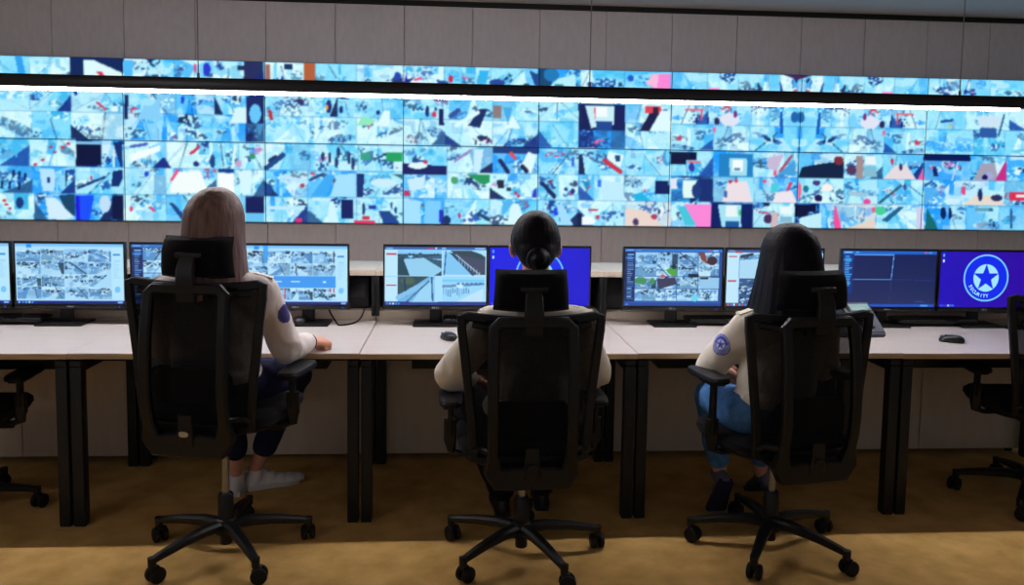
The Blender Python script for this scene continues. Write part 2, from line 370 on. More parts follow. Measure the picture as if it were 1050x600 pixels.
# video wall picture, laid over the wall plane once and cut into the panels afterwards
NPX, NPZ, K0, K1 = 150, 88, -1, 6
def wall_picture():
    xs = np.concatenate([PAN_X0 + PAN_W*(k + (np.arange(NPX))/(NPX-1)) for k in range(K0, K1+1)])
    zs = np.concatenate([PAN_Z0 + PAN_H*(j + 1 - np.arange(NPZ)/(NPZ-1)) for j in (1, 0)])
    X, Z = np.meshgrid(xs, zs); px, py = wall_px(X, WALL_Y, Z)
    # straighten rows: use wall height in "picture rows" 0..6 scaled so that a row is 28 units, columns in photo-like units
    row = (PAN_Z0 + 2*PAN_H - Z)/(2*PAN_H)*168.0
    P = Pic(px, row); rng = np.random.default_rng(11)
    P.n1, P.n2, P.n3 = field(px, row, 2.3, 1), field(px, row, 7.0, 2), field(px, row, 2.8, 3)
    T = [ # per picture row: right edge of each camera picture and its tone
     "30C 72W 85D 127W 178C 218W 250W 271D 311W 323B 365C 413C 455W 503C 552W 595B 640C 688C 725C 757W 800C 818W 836W 879C 911W 947C 985W 1015C 1090C",
     "30W 73C 127C 180C 220B 247C 271B 322W 346C 362C 413C 460C 505W 552C 593W 641C 688W 726W 770C 818C 866C 910C 947W 990C 1035W 1090C",
     "32W 73C 127W 162B 182B 218C 252B 271D 317W 322C 365W 413W 456W 505W 552C 593C 641D 688W 731C 768W 818C 868C 905W 947C 998C 1030C 1090C",
     "30C 78W 104D 127B 170W 218W 245C 271W 318C 367C 413C 458C 505W 552B 593C 641C 688C 731C 772B 818P 865B 905W 947C 995B 1032B 1090B",
     "33C 77B 127C 170W 222W 240W 271W 315B 365B 413C 458B 502W 552W 593W 640C 688C 731D 773W 818P 865W 900C 947C 985B 1030P 1090C",
     "35W 77B 115B 127D 170W 220C 252W 271D 315C 365C 413W 455B 502W 552C 592B 640W 688T 729W 772D 815W 840D 857B 898T 947C 990B 1024C 1090B"]
    for r, line in enumerate(T):
        x = -60.0
        for tok in line.split():
            e = float(tok[:-1]); feed(P, rng, x, 28*r, e, 28*r+28, tok[-1]); x = e
    def rc(x0, y0, x1, y1, c): P.rect(x0, y0, x1, y1, c)
    BK, PK, RD, NV, WH, GR, TN, CY = (6, 16, 58), (250, 124, 214), (196, 30, 70), (16, 36, 120), (216, 250, 255), (20, 150, 90), (216, 196, 190), (100, 206, 255)
    # row 0
    P.poly([(15, 0), (22, 0), (28, 26), (20, 26)], (40, 150, 240)); rc(72, 0, 126, 28, (10, 34, 90)); P.poly([(86, 2), (95, 2), (126, 15), (126, 28), (86, 28)], WH); rc(250, 0, 270, 28, (28, 38, 88)); rc(244, 4, 250, 9, (28, 38, 88))
    P.rect(127, 1, 136, 28, (70, 180, 255)); P.oval(212, 9, 4, 7, (30, 50, 200)); P.oval(200, 8, 1.6, 5, (220, 70, 130)); rc(272, 2, 277, 28, (150, 90, 90)); rc(291, 1, 300, 7, (10, 40, 100)); rc(311, 0, 323, 28, (170, 84, 52)); P.oval(408, 14, 4, 7, (24, 60, 170))
    P.poly([(413, 20), (416, 8), (419, 20)], (40, 30, 210)); P.line(425, 15, 431, 13, 1.1, (240, 60, 140)); P.oval(462, 13, 2.3, 4, RD); P.line(474, 10, 480, 13, .8, (240, 90, 150)); P.poly([(492, 3), (502, 3), (498, 18), (489, 18)], (40, 170, 240)); P.oval(510, 16, 8, 4, (30, 60, 150)); P.poly([(543, 2), (552, 6), (552, 20), (548, 16)], (20, 60, 140))
    rc(552, 0, 566, 28, (12, 62, 110)); P.oval(565, 6, 8, 7, (24, 110, 180)); P.poly([(572, 10), (590, 5), (590, 20), (562, 20)], (170, 236, 250)); rc(668, 2, 688, 28, PK); P.poly([(662, 13), (670, 2), (676, 2), (674, 18)], (245, 180, 220)); P.oval(647, 8, 3.2, 3.6, (20, 80, 200))
    # row 1
    P.poly([(99, 14), (104, 14), (121, 31), (112, 31)], (200, 40, 80)); P.poly([(158, 26), (166, 17), (173, 21), (166, 29)], (40, 130, 230)); rc(180, 24, 203, 30, (36, 40, 120)); P.poly([(262, 13), (271, 11), (271, 36), (255, 36)], (14, 34, 110)); P.oval(284, 21, 1.4, 5, NV); P.oval(289, 19, 1.3, 5, NV); P.line(302, 20, 309, 26, 1.4, (200, 40, 60)); P.line(317, 31, 322, 33, 1.5, (200, 40, 60))
    P.poly([(404, 16), (413, 14), (413, 36), (400, 34), (396, 26)], (24, 44, 110)); P.oval(366, 26, 2, 2.4, NV); P.oval(372, 24, 2, 2, (150, 40, 90)); P.poly([(412, 20), (418, 14), (424, 13), (414, 24)], NV); P.poly([(447, 14), (460, 16), (460, 32), (452, 24)], (24, 70, 150)); P.oval(494, 30, 8, 4, (245, 253, 255)); P.oval(500, 24, 2, 2, NV); P.oval(546, 24, 4, 5, (236, 60, 130)); P.oval(540, 19, 4, 3, (40, 60, 90))
    P.poly([(568, 16), (578, 16), (576, 36), (568, 30)], (20, 120, 150)); P.line(642, 26, 667, 25, 1.2, (20, 130, 130)); P.line(676, 22, 688, 29, 2, (20, 90, 120)); rc(726, 16, 738, 22, PK); P.oval(756, 24, 12, 6, (30, 60, 160)); rc(743, 29, 757, 34, WH); P.poly([(775, 31), (778, 24), (786, 24), (797, 36), (775, 36)], (20, 30, 100)); rc(954, 22, 957, 32, (230, 90, 100))
    # row 2
    P.oval(78, 36, 2, 3, (20, 40, 160)); P.line(100, 46, 106, 50, 1, RD); P.oval(118, 52, 4, 3, WH); rc(127, 37, 131, 62, (14, 30, 90)); P.poly([(140, 62), (150, 44), (164, 40), (164, 62)], (120, 200, 250)); P.oval(151, 44, 8, 4, (150, 225, 255)); P.oval(187, 41, 2, 4, (20, 60, 220)); P.poly([(236, 64), (242, 48), (253, 48), (253, 64)], (206, 244, 255)); rc(253, 36, 271, 64, (14, 30, 96)); P.oval(262, 54, 6, 10, (90, 190, 250))
    P.poly([(274, 50), (278, 50), (280, 60), (276, 60)], (170, 40, 60)); P.oval(337, 45, 3, 7, (20, 40, 110)); P.oval(335, 46, 1.4, 3, (240, 150, 80)); P.oval(350, 48, 2, 4, NV); P.oval(388, 50, 2.2, 2.4, NV); P.poly([(366, 64), (372, 54), (386, 58), (380, 64)], (130, 230, 190)); P.poly([(386, 64), (394, 48), (400, 48), (400, 64)], WH)
    P.oval(438, 48, 2, 6, (16, 30, 110)); P.oval(445, 51, 2.5, 3, (200, 40, 80)); rc(450, 45, 455, 62, (10, 20, 90)); P.poly([(480, 62), (492, 44), (500, 44), (492, 64)], (14, 36, 96)); P.line(468, 62, 490, 48, 2, WH); P.line(462, 52, 470, 46, 2.4, (40, 70, 150)); rc(506, 40, 514, 54, (128, 110, 116)); P.poly([(517, 64), (526, 50), (534, 64)], WH); P.poly([(516, 42), (526, 42), (521, 60)], (60, 160, 230))
    rc(593, 36, 641, 64, (8, 22, 84)); P.poly([(600, 38), (630, 38), (630, 58), (606, 62)], (190, 236, 246)); rc(610, 39, 623, 50, (240, 252, 255)); rc(611, 55, 628, 64, (20, 60, 140)); P.line(610, 40, 610, 52, .6, (220, 80, 120)); P.poly([(656, 64), (668, 42), (676, 42), (676, 64)], (16, 22, 70)); rc(662, 37, 678, 45, (220, 56, 80)); rc(670, 38, 675, 46, (30, 24, 60)); P.poly([(666, 64), (678, 42), (688, 42), (688, 64)], WH)
    P.line(703, 40, 720, 40, 1.1, (240, 90, 120)); rc(718, 40, 720, 52, (220, 70, 100)); P.oval(714, 52, 1.4, 4, NV); P.oval(726, 51, 1.2, 4, NV); P.oval(748, 50, 10, 7, (220, 226, 246)); P.oval(754, 44, 2, 4, (110, 40, 120)); rc(731, 58, 734, 64, (246, 90, 150)); P.oval(735, 52, 3, 4, (40, 30, 90)); rc(800, 40, 803, 64, (20, 80, 180))
    P.poly([(964, 49), (977, 47), (977, 44), (964, 46)], (30, 70, 150)); P.oval(974, 53, 1.2, 2, (220, 190, 90)); rc(1003, 40, 1026, 53, (196, 226, 246)); rc(1005, 54, 1022, 64, (40, 80, 160)); P.line(1030, 38, 1024, 62, .9, (40, 80, 140))
    # row 3
    rc(78, 88, 104, 110, BK); rc(78, 85, 104, 88, (120, 190, 240)); P.poly([(116, 86), (126, 84), (126, 112), (124, 112)], (12, 40, 110)); P.poly([(12, 86), (20, 86), (17, 104), (13, 98)], (60, 180, 240))
    for x, y in ((52, 92), (56, 97), (44, 105), (70, 88), (64, 92), (36, 110)): P.oval(x, y, 2, 1.4, RD)
    P.poly([(155, 112), (168, 100), (176, 112)], (20, 40, 130)); P.line(134, 90, 150, 87, 1.6, (60, 90, 190)); P.poly([(132, 98), (164, 88), (164, 94), (134, 106)], (240, 254, 255)); P.line(196, 96, 204, 89, 1.4, RD); P.oval(201, 107, 3, 3, (16, 40, 110)); P.oval(218, 104, 3, 7, (20, 60, 130)); P.oval(259, 98, 3, 3, (30, 140, 110)); P.oval(245, 106, 3, 4, (190, 150, 200)); P.poly([(240, 86), (243, 86), (240, 112), (237, 112)], WH)
    P.line(273, 110, 290, 96, 2.6, (20, 60, 130)); P.line(276, 102, 282, 98, 1.8, (16, 40, 100))
    for x, y, s in ((331, 97, 5), (338, 98, 6), (345, 103, 6), (347, 92, 6), (358, 98, 7), (362, 104, 7)): P.oval(x, y, 1.8, s, (20, 48, 110))
    rc(370, 92, 380, 100, (40, 150, 130)); rc(396, 91, 413, 101, GR); P.poly([(413, 103), (458, 105), (458, 114), (413, 114)], (10, 22, 90)); P.oval(428, 105, 10, 3.4, (220, 248, 255)); P.oval(436, 101, 2, 2, RD); P.oval(425, 99, 3, 2.4, (30, 60, 120)); P.line(466, 100, 482, 88, 1.1, (150, 110, 190)); P.poly([(486, 86), (496, 86), (492, 112), (486, 112)], (190, 236, 255))
    rc(505, 84, 552, 90, (16, 50, 120)); P.poly([(534, 104), (542, 88), (551, 92), (545, 112)], WH); P.line(524, 90, 528, 95, 1.8, (226, 60, 70)); P.line(513, 98, 521, 110, 2.2, (16, 30, 90)); P.line(536, 104, 540, 109, 2.4, (20, 30, 70)); P.line(620, 96, 636, 108, 2.4, (196, 40, 70)); P.poly([(624, 86), (640, 90), (636, 104), (622, 94)], WH); rc(631, 90, 636, 97, (16, 60, 120)); P.poly([(593, 90), (597, 90), (600, 112), (593, 112)], (14, 30, 90)); P.line(583, 90, 566, 112, .5, (60, 80, 130)); rc(586, 93, 589, 103, (40, 90, 220)); P.oval(684, 92, 4, 9, (60, 150, 210)); P.oval(686, 90, 3.5, 7, CY)
    rc(687, 85, 714, 94, BK); rc(687, 94, 703, 99, BK); P.oval(709, 102, 3, 5, (40, 50, 170)); P.line(706, 96, 718, 96, .8, (240, 90, 110)); rc(737, 86, 772, 112, (26, 118, 196)); rc(748, 91, 766, 111, (150, 220, 240)); rc(751, 93, 762, 106, (244, 252, 255)); rc(753, 102, 759, 105, (60, 130, 180)); P.poly([(788, 90), (804, 86), (796, 106), (786, 100)], (190, 176, 214)); P.line(800, 105, 812, 88, 1.4, (170, 60, 100)); P.oval(795, 107, 2, 3, (230, 80, 130)); P.poly([(797, 108), (816, 92), (816, 110)], (60, 150, 220))
    P.poly([(818, 112), (822, 100), (840, 96), (865, 92), (865, 112)], (12, 30, 66)); P.oval(860, 92, 5, 5, (110, 40, 60)); rc(878, 86, 885, 112, (150, 130, 140)); rc(887, 86, 898, 96, (230, 244, 250)); rc(886, 98, 899, 110, (120, 180, 210)); P.oval(873, 102, 5, 6, (70, 50, 90)); P.poly([(905, 112), (918, 96), (930, 96), (940, 112)], (226, 214, 222)); P.poly([(941, 112), (947, 98), (947, 112)], (240, 80, 160)); P.oval(915, 92, 1.6, 4, (200, 40, 80)); P.oval(924, 98, 1.6, 4, (40, 40, 100))
    rc(948, 84, 995, 90, (4, 20, 84)); P.poly([(956, 97), (960, 97), (962, 108), (957, 108)], (14, 30, 100)); P.line(982, 92, 976, 112, .8, (170, 220, 255)); P.poly([(998, 112), (1006, 92), (1020, 92), (1024, 112)], (150, 150, 180)); P.poly([(1020, 112), (1032, 88), (1032, 112)], (190, 40, 130)); P.oval(1014, 106, 5, 4, (150, 160, 220)); P.oval(1010, 108, 3, 3, (20, 20, 90))
    # row 4
    for x, y in ((14, 120), (20, 121), (26, 123), (10, 132), (20, 133), (2, 132)): P.poly([(x-1.5, y-4), (x+1.5, y-4), (x+.5, y+4), (x-2, y+4)], (16, 36, 100))
    P.poly([(40, 114), (56, 114), (56, 138), (44, 138)], (170, 224, 255)); rc(48, 123, 51, 129, (20, 40, 110)); P.line(68, 118, 68, 132, .7, (20, 40, 90)); P.poly([(66, 116), (77, 114), (76, 122)], (20, 70, 160)); P.line(80, 134, 108, 122, 1.2, (20, 40, 110)); P.line(94, 122, 94, 124, 1.2, RD); P.poly([(116, 116), (126, 114), (126, 124), (122, 132), (114, 132)], (10, 40, 110))
    P.oval(150, 118, 2.3, 3, (30, 60, 210)); P.poly([(174, 138), (178, 116), (206, 114), (214, 138)], (240, 252, 252)); P.line(176, 124, 182, 114, 1.5, (230, 70, 130)); rc(224, 112, 240, 115, (14, 50, 130)); rc(224, 116, 240, 138, (244, 252, 255)); P.line(262, 114, 260, 138, .8, WH); P.poly([(244, 114), (258, 114), (258, 138), (248, 138)], (206, 246, 255))
    rc(271, 128, 279, 138, (16, 60, 140)); P.oval(310, 128, 2.4, 2.4, (150, 50, 80)); P.line(290, 119, 314, 124, 2.2, (180, 226, 255)); P.poly([(338, 140), (346, 116), (365, 114), (365, 140)], (150, 220, 255)); P.poly([(318, 140), (335, 116), (344, 116), (334, 140)], (50, 160, 245)); P.line(318, 122, 330, 116, 1.4, (30, 50, 110)); P.poly([(366, 114), (374, 114), (372, 140), (366, 140)], (14, 40, 110)); P.oval(394, 124, 14, 5, (190, 236, 252)); P.poly([(402, 114), (413, 114), (413, 120)], (40, 90, 110))
    P.poly([(417, 120), (436, 116), (434, 130), (420, 132)], (190, 234, 255)); P.poly([(438, 120), (458, 130), (458, 134), (438, 124)], (170, 224, 255)); P.poly([(414, 132), (419, 132), (421, 138), (414, 138)], (190, 40, 80)); P.poly([(477, 113), (502, 113), (502, 122), (496, 125)], (24, 140, 90)); P.oval(466, 120, 4, 4, (60, 150, 110)); rc(464, 125, 485, 129, (170, 226, 250)); rc(510, 119, 517, 128, (20, 30, 60)); rc(520, 127, 524, 131, (20, 40, 80)); P.oval(529, 133, 1.4, 2, RD); P.oval(532, 136, 1.6, 2, RD); P.poly([(547, 130), (551, 126), (551, 138), (546, 138)], (40, 50, 190))
    P.line(556, 122, 568, 136, 2.2, (16, 30, 90)); P.oval(580, 128, 2, 2, NV); P.oval(587, 130, 2, 3, NV); P.oval(564, 120, 2, 2, (120, 40, 80)); rc(672, 117, 686, 132, (8, 26, 90)); P.poly([(648, 133), (658, 130), (668, 140), (652, 140)], (20, 170, 230)); P.line(601, 130, 605, 124, .8, (220, 50, 80)); P.poly([(596, 118), (605, 120), (602, 130)], (20, 130, 190)); rc(613, 117, 616, 125, (30, 100, 250)); P.poly([(618, 140), (616, 118), (640, 120), (640, 140)], (180, 234, 255))
    rc(687, 114, 694, 126, (220, 226, 244)); rc(700, 116, 719, 136, (220, 250, 246)); rc(716, 114, 731, 140, (16, 40, 110)); P.oval(714, 128, 5, 8, (20, 50, 120)); P.oval(715.5, 119, 2, 2.4, (20, 50, 120)); P.poly([(740, 140), (746, 118), (766, 116), (772, 140)], (232, 220, 230)); P.oval(749, 117, 2, 2, (180, 40, 70)); P.oval(755, 116, 1.6, 2, (220, 50, 90)); P.oval(744, 131, 2, 4, (60, 90, 170)); rc(791, 118, 798, 128, (60, 200, 220)); P.poly([(806, 126), (810, 116), (813, 118), (808, 128)], (200, 60, 110)); P.poly([(792, 140), (796, 128), (812, 126), (818, 140)], (236, 226, 238)); P.oval(784, 116, 1.8, 2, (240, 60, 110))
    P.poly([(818, 114), (822, 122), (820, 136), (818, 136)], (244, 90, 130)); P.oval(826, 124, 3, 4, (20, 110, 150)); P.oval(839, 134, 4, 4, (30, 20, 80)); P.oval(837, 117, 4, 3, (60, 50, 120)); P.oval(848, 122, 6, 4, (250, 240, 236)); P.oval(889, 137, 4, 3, (240, 60, 150)); P.poly([(900, 138), (924, 117), (926, 119), (902, 140)], (40, 90, 120)); P.line(873, 128, 887, 130, 2.4, (150, 190, 214)); P.line(932, 118, 946, 130, .6, (40, 110, 180)); P.oval(928, 120, 1.4, 4, (60, 60, 140))
    P.poly([(986, 140), (1000, 128), (1020, 128), (1032, 140)], (226, 214, 204)); P.oval(1005, 128, 2.4, 7, (24, 40, 100)); P.oval(1022, 131, 6, 3.6, (40, 40, 90)); P.poly([(986, 118), (990, 120), (990, 128), (986, 128)], (230, 60, 120)); rc(1035, 124, 1060, 134, (220, 40, 80)); P.rect(1042, 127, 1052, 130, WH); P.line(965, 118, 965, 128, .6, (200, 80, 150))
    # row 5
    for x, y in ((6, 152), (10, 156), (4, 148), (20, 150)): P.oval(x, y, 2, 1.4, RD)
    P.oval(20, 150, 4, 6, (20, 50, 120)); P.poly([(60, 142), (77, 140), (77, 164), (68, 158)], (16, 60, 100)); P.poly([(46, 144), (56, 144), (76, 164), (64, 168), (50, 166)], (200, 236, 255)); P.poly([(78, 141), (97, 141), (92, 168), (78, 168)], (20, 70, 250)); P.rect(78, 142, 82, 168, (24, 20, 220)); P.oval(108, 150, 6, 9, (180, 220, 250)); rc(115.5, 141, 127, 167, (4, 18, 64)); P.poly([(173, 148), (177, 148), (192, 164), (186, 166)], (20, 60, 130)); P.oval(134, 155, 1.6, 3, (220, 50, 120)); P.line(154, 153, 158, 157, 1.2, (220, 60, 100))
    rc(252, 141, 271, 158, (4, 20, 84)); rc(252, 158, 271, 168, (90, 186, 240)); P.rect(298, 141, 301, 160, WH); P.rect(274, 150, 312, 154, (180, 232, 255)); rc(303, 163, 309, 168, (214, 40, 120)); P.poly([(335, 168), (338, 144), (342, 144), (348, 168)], (200, 244, 255)); rc(350, 142, 362, 163, (4, 22, 92)); rc(378, 148, 386, 152, (24, 40, 160)); P.poly([(388, 154), (400, 154), (411, 168), (394, 168)], (20, 60, 140)); P.oval(373, 152, 1.4, 7, (30, 40, 100)); rc(372, 160, 379, 164, (190, 40, 70)); rc(363, 165, 385, 168.5, (206, 44, 90)); P.oval(402, 148, 1, 4, (20, 50, 130)); P.oval(406, 153, 1.2, 4, (20, 50, 130))
    P.poly([(436, 142), (452, 142), (452, 168), (434, 168)], (110, 198, 255)); rc(450, 152, 454, 166, (24, 40, 200)); P.poly([(414, 142), (430, 142), (432, 168), (414, 168)], (150, 220, 255)); P.oval(458, 163, 4, 5, (14, 40, 100)); P.oval(471, 158, 1.4, 3, (180, 40, 90)); P.line(491, 156, 501, 162, 2, (20, 60, 110)); P.poly([(520, 168), (524, 144), (532, 144), (540, 168)], (206, 246, 255)); P.poly([(516, 142), (528, 142), (514, 160)], (70, 170, 240)); rc(568, 148, 571, 157, (24, 60, 240)); rc(573, 159, 580, 163, (40, 80, 190)); P.poly([(576, 168), (570, 144), (576, 144), (588, 168)], (150, 216, 255))
    P.oval(602, 162, 9, 5, (236, 252, 255)); P.poly([(592, 154), (597, 154), (596, 168), (592, 168)], (10, 24, 70)); P.line(604, 150, 612, 150, 1, (190, 40, 80)); P.oval(613, 158, 2, 2.4, (190, 40, 90)); P.poly([(642, 168), (642, 148), (662, 150), (680, 168)], (232, 208, 202)); P.oval(652, 163, 3, 4, (60, 50, 100)); P.oval(671, 157, 3, 3, (170, 50, 90)); P.poly([(674, 150), (680, 144), (682, 150), (678, 156)], (230, 250, 255)); P.oval(676, 151, 1.4, 3, (30, 60, 110))
    P.poly([(701, 142), (729, 142), (729, 168), (714, 168)], PK); P.poly([(695, 146), (702, 144), (714, 166), (702, 166)], (60, 190, 220)); rc(729, 141, 772, 168, (6, 26, 96)); P.poly([(736, 142), (760, 142), (760, 168), (740, 168)], (150, 224, 246)); rc(744, 143, 756, 156, (230, 244, 246)); rc(744, 161, 758, 168, (24, 76, 150)); rc(757, 148, 760, 154, (60, 190, 120)); P.oval(788, 158, 5, 5, (60, 40, 90)); P.poly([(792, 150), (798, 150), (798, 168), (790, 168)], (196, 176, 186)); rc(800, 143, 812, 152, (230, 248, 250)); rc(800, 155, 812, 162, (120, 176, 210)); rc(783, 140, 789, 143, (20, 30, 80))
    rc(815, 141, 836, 149, BK); rc(815, 149, 828, 155, BK); P.poly([(818, 168), (820, 156), (842, 150), (842, 168)], (180, 236, 250)); P.poly([(855, 142), (857, 142), (863, 168), (855, 168)], (246, 70, 150)); P.poly([(866, 168), (896, 156), (897, 168)], (224, 206, 196)); P.oval(896, 146, 2.4, 3, (240, 80, 130)); P.oval(903, 147, 6, 5, (60, 200, 150)); P.poly([(904, 158), (922, 142), (928, 142), (910, 160)], (30, 90, 140)); P.rect(940, 142, 946, 168, (196, 200, 236))
    P.oval(967, 149, 3, 7, (8, 30, 100)); P.oval(974, 149, 1.8, 7, (8, 30, 100)); P.poly([(950, 144), (958, 158), (962, 168), (948, 168)], (16, 96, 110)); rc(1000, 142, 1018, 146, (40, 100, 140)); rc(1036, 142, 1038, 166, (30, 80, 140)); P.rect(991, 142, 1014, 168, (150, 226, 255), .4)
    # mirror image across the joint at x = 818 in the upper row of panels (rows 0 to 2 between 688 and 947)
    kx = (np.arange(P.a.shape[1])//NPX) + K0
    l = np.where(kx == 4)[0]; rgt = np.where(kx == 5)[0]
    P.a[:NPZ, rgt] = P.a[:NPZ, l[::-1]]
    P.a[:NPZ][(P.x[:NPZ] > 802) & (P.x[:NPZ] < 834) & (P.y[:NPZ] < 5) & (np.abs(P.x[:NPZ]-818) < 14-2.6*P.y[:NPZ])] = (60, 30, 90)
    for dx in (-1, 1):
        m = lambda x0, x1: (min(818+dx*x0, 818+dx*x1), max(818+dx*x0, 818+dx*x1))
        a, b = m(2, 10); P.rect(a, 20, b, 26, (60, 130, 190)); P.oval(818+dx*7, 27, 3, 5, (24, 70, 140)); P.oval(818+dx*3, 46, 4, 6, (26, 90, 170)); P.oval(818+dx*1, 20, .9, 2.6, (230, 90, 150))
    # soften as the panels look from across the room
    a = P.a
    for _ in range(2):
        b = a.copy(); b[1:-1, 1:-1] = a[1:-1, 1:-1]*.5 + (a[:-2, 1:-1]+a[2:, 1:-1]+a[1:-1, :-2]+a[1:-1, 2:])*.125
        a = b
    a = a + (255-a)*.16*np.clip(a/200.0, 0, 1)*np.array((1.0, .9, .4))
    return np.clip(a, 0, 255)
WALL_PIC = wall_picture()

# ------------------------------------------------------------------ the room
bm = BM(); box(bm, (.5, 2.2, -.05), (13, 10.6, .1)); struct('floor', bm, M_CARPET)
bm = BM(); box(bm, (.5, 2.2, CEIL_Z+.05), (13, 10.6, .1)); struct('ceiling', bm, M_CEIL)
bm = BM(); box(bm, (.5, WALL_Y+.10, CEIL_Z/2), (13, .04, CEIL_Z), mi=1)
for i in range(-12, 14):
    x0 = PAN_X0 + i*.605; x1 = x0+.605; g = .0035 if i % 2 == 0 else .0025
    box(bm, ((x0+x1)/2, WALL_Y+.07, (CEIL_Z-.045)/2), (.605-2*g, .03, CEIL_Z-.045), .0015, seg=1)
struct('wall_back', bm, [M_WALL, M_WALLGAP])
for nm, xw in (('wall_left', -5.95), ('wall_right', 6.95)):
    bm = BM(); box(bm, (xw, 2.2, CEIL_Z/2), (.1, 10.2, CEIL_Z)); struct(nm, bm, M_CEIL)
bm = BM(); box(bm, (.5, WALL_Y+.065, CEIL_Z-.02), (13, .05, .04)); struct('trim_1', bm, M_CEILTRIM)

# ------------------------------------------------------------------ video wall: 16 panels
ordn = ['first', 'second', 'third', 'fourth', 'fifth', 'sixth', 'seventh', 'eighth']
hint = {(0, -1): 'with a red diagonal path in one picture', (0, 0): 'with a dark blank corner', (0, 1): 'with a brown doorway picture', (0, 2): 'with a pink object on pale floor', (0, 3): 'with a bright pink corner',
        (0, 4): 'with a pink patch beside a mirrored scene', (0, 5): 'repeating its neighbour mirror-wise', (0, 6): 'with a small orange figure', (1, -1): 'with two black blank pictures', (1, 0): 'behind the long brown hair',
        (1, 1): 'with green and red patches', (1, 2): 'with a green lawn picture', (1, 3): 'with a red bench picture', (1, 4): 'with a large pink wall picture', (1, 5): 'with a black stepped patch', (1, 6): 'with a red table picture'}
proto = None
for j in (0, 1):
    for k in range(K0, K1+1):
        cx = PAN_X0 + (k+.5)*PAN_W; cz = PAN_Z0 + (1.5-j)*PAN_H
        t = thing('video_screen', '%s wall screen %s, %s from the left' % (('upper', 'lower')[j], hint[(j, k)], ordn[k+1]), 'screen', (cx, WALL_Y, cz), 0, 'tiled screens of the video wall'); t['kind'] = 'thing'
        if proto is None:
            bm = BM(); box(bm, (0, .0287, 0), (PAN_W-.001, .0522, PAN_H-.001), .001, seg=1); proto = obj('housing', bm, M_PLAST, t, False)
        else:
            h = proto.copy(); COL.objects.link(h); h.parent = t
        c0 = (k-K0)*NPX
        picture('screen', WALL_PIC[j*NPZ:(j+1)*NPZ, c0:c0+NPX], PAN_W-.006, PAN_H-.006, t)

# ------------------------------------------------------------------ pendant linear lights
def pendant(name, label, x0, x1, xd, y, z, cables, strength, m=None):
    t = thing(name, label, 'pendant light', ((x0+x1)/2, y, z), 0, 'linear pendant lights'); cx = (x0+x1)/2
    bm = BM(); box(bm, (0, 0, .0405), (x1-x0, .05, .055), .003); obj('housing', bm, M_GLOSS, t)
    lm = m or M_LAMP.copy(); lm.node_tree.nodes['Principled BSDF'].inputs['Emission Strength'].default_value = strength
    bm = BM(); box(bm, ((x0+xd)/2-cx, 0, .0072), (xd-x0-.02, .034, .0112), .004); obj('diffuser', bm, lm, t)
    for c in cables:
        bm = BM(); cyl(bm, (c-cx, 0, .068), (c-cx, 0, CEIL_Z-z), .0024, n=8); cyl(bm, (c-cx, 0, .068), (c-cx, 0, .09), .006, n=10)
        cyl(bm, (c-cx, 0, CEIL_Z-z-.02), (c-cx, 0, CEIL_Z-z), .03, n=20); obj('suspension_cable', bm, M_CABLE, t)
LAMP1, LAMP2 = 91.0, 70.0
pendant('linear_pendant_light', 'long slim black pendant light with glowing underside hanging in front of the video wall', -2.9, 2.95, 2.67, 3.70, 1.849, (-1.133, .607, 2.366), LAMP1)
pendant('linear_pendant_light', 'short slim black pendant light over the aisle well behind the office chairs', -4.0, -2.4, -2.41, .2, 2.30, (-3.6, -2.8), LAMP2)

# ------------------------------------------------------------------ desks
desk_lab = ['maple desk with the wide screen showing street pictures and a keyboard, leftmost of the row', 'maple desk in front of the woman with long brown hair',
            'maple desk in front of the person with the dark hair bun', 'maple desk with a phone, in front of the woman with long black hair', 'maple desk with the star emblem screen, beside the bare black chair']
for i in range(5):
    x0 = SEAM0 + (i-1)*PITCH_X
    t = thing('desk', desk_lab[i], 'desk', (x0+.6, 0, 0), 0, 'row of maple desks'); up = (.0, .0008, -.0008, .0008, -.0008)[i]
    g = .0012
    bm = BM(); box(bm, (0, (DESK_Y0+DESK_Y1)/2+.001, DESK_Z-.0125+up), (1.2-2*g, DESK_Y1-DESK_Y0-.002, .025), .0012, seg=1); obj('desktop', bm, M_DESK, t, False)
    bm = BM(); box(bm, (0, DESK_Y0, DESK_Z-.0130+up), (1.2-2*g, .003, .0225), .0006, seg=1); obj('edge_band', bm, M_EDGE, t, False)
    for sx in (-1, 1):
        lx = sx*.571
        for ly in (DESK_Y0+.032, DESK_Y1-.045):
            bm = BM(); box(bm, (lx, ly, .345), (.046, .052, .68), .003); box(bm, (lx, ly, .70), (.046, .052, .025), .003)
            box(bm, (lx, ly, .004), (.042, .046, .008), .001)
            obj('leg', bm, M_LEG, t)
        bm = BM(); box(bm, (lx, (DESK_Y0+DESK_Y1)/2, .69), (.045, DESK_Y1-DESK_Y0-.13, .055), .002); obj('side_beam', bm, M_LEG, t)
    bm = BM()
    for yy in (DESK_Y0+.16, DESK_Y1-.12): box(bm, (0, yy, .70), (1.10, .04, .036), .002)
    obj('cross_rail', bm, M_LEG, t)
    bm = BM(); box(bm, (0, 3.93, .585), (.80, .18, .01), .004)
    for yy in (3.845, 4.015): box(bm, (0, yy, .64), (.80, .01, .12), .004)
    for xx in (-.395, .395): box(bm, (xx, 3.93, .64), (.01, .18, .12), .003)
    obj('cable_tray', bm, M_PLAST, t)

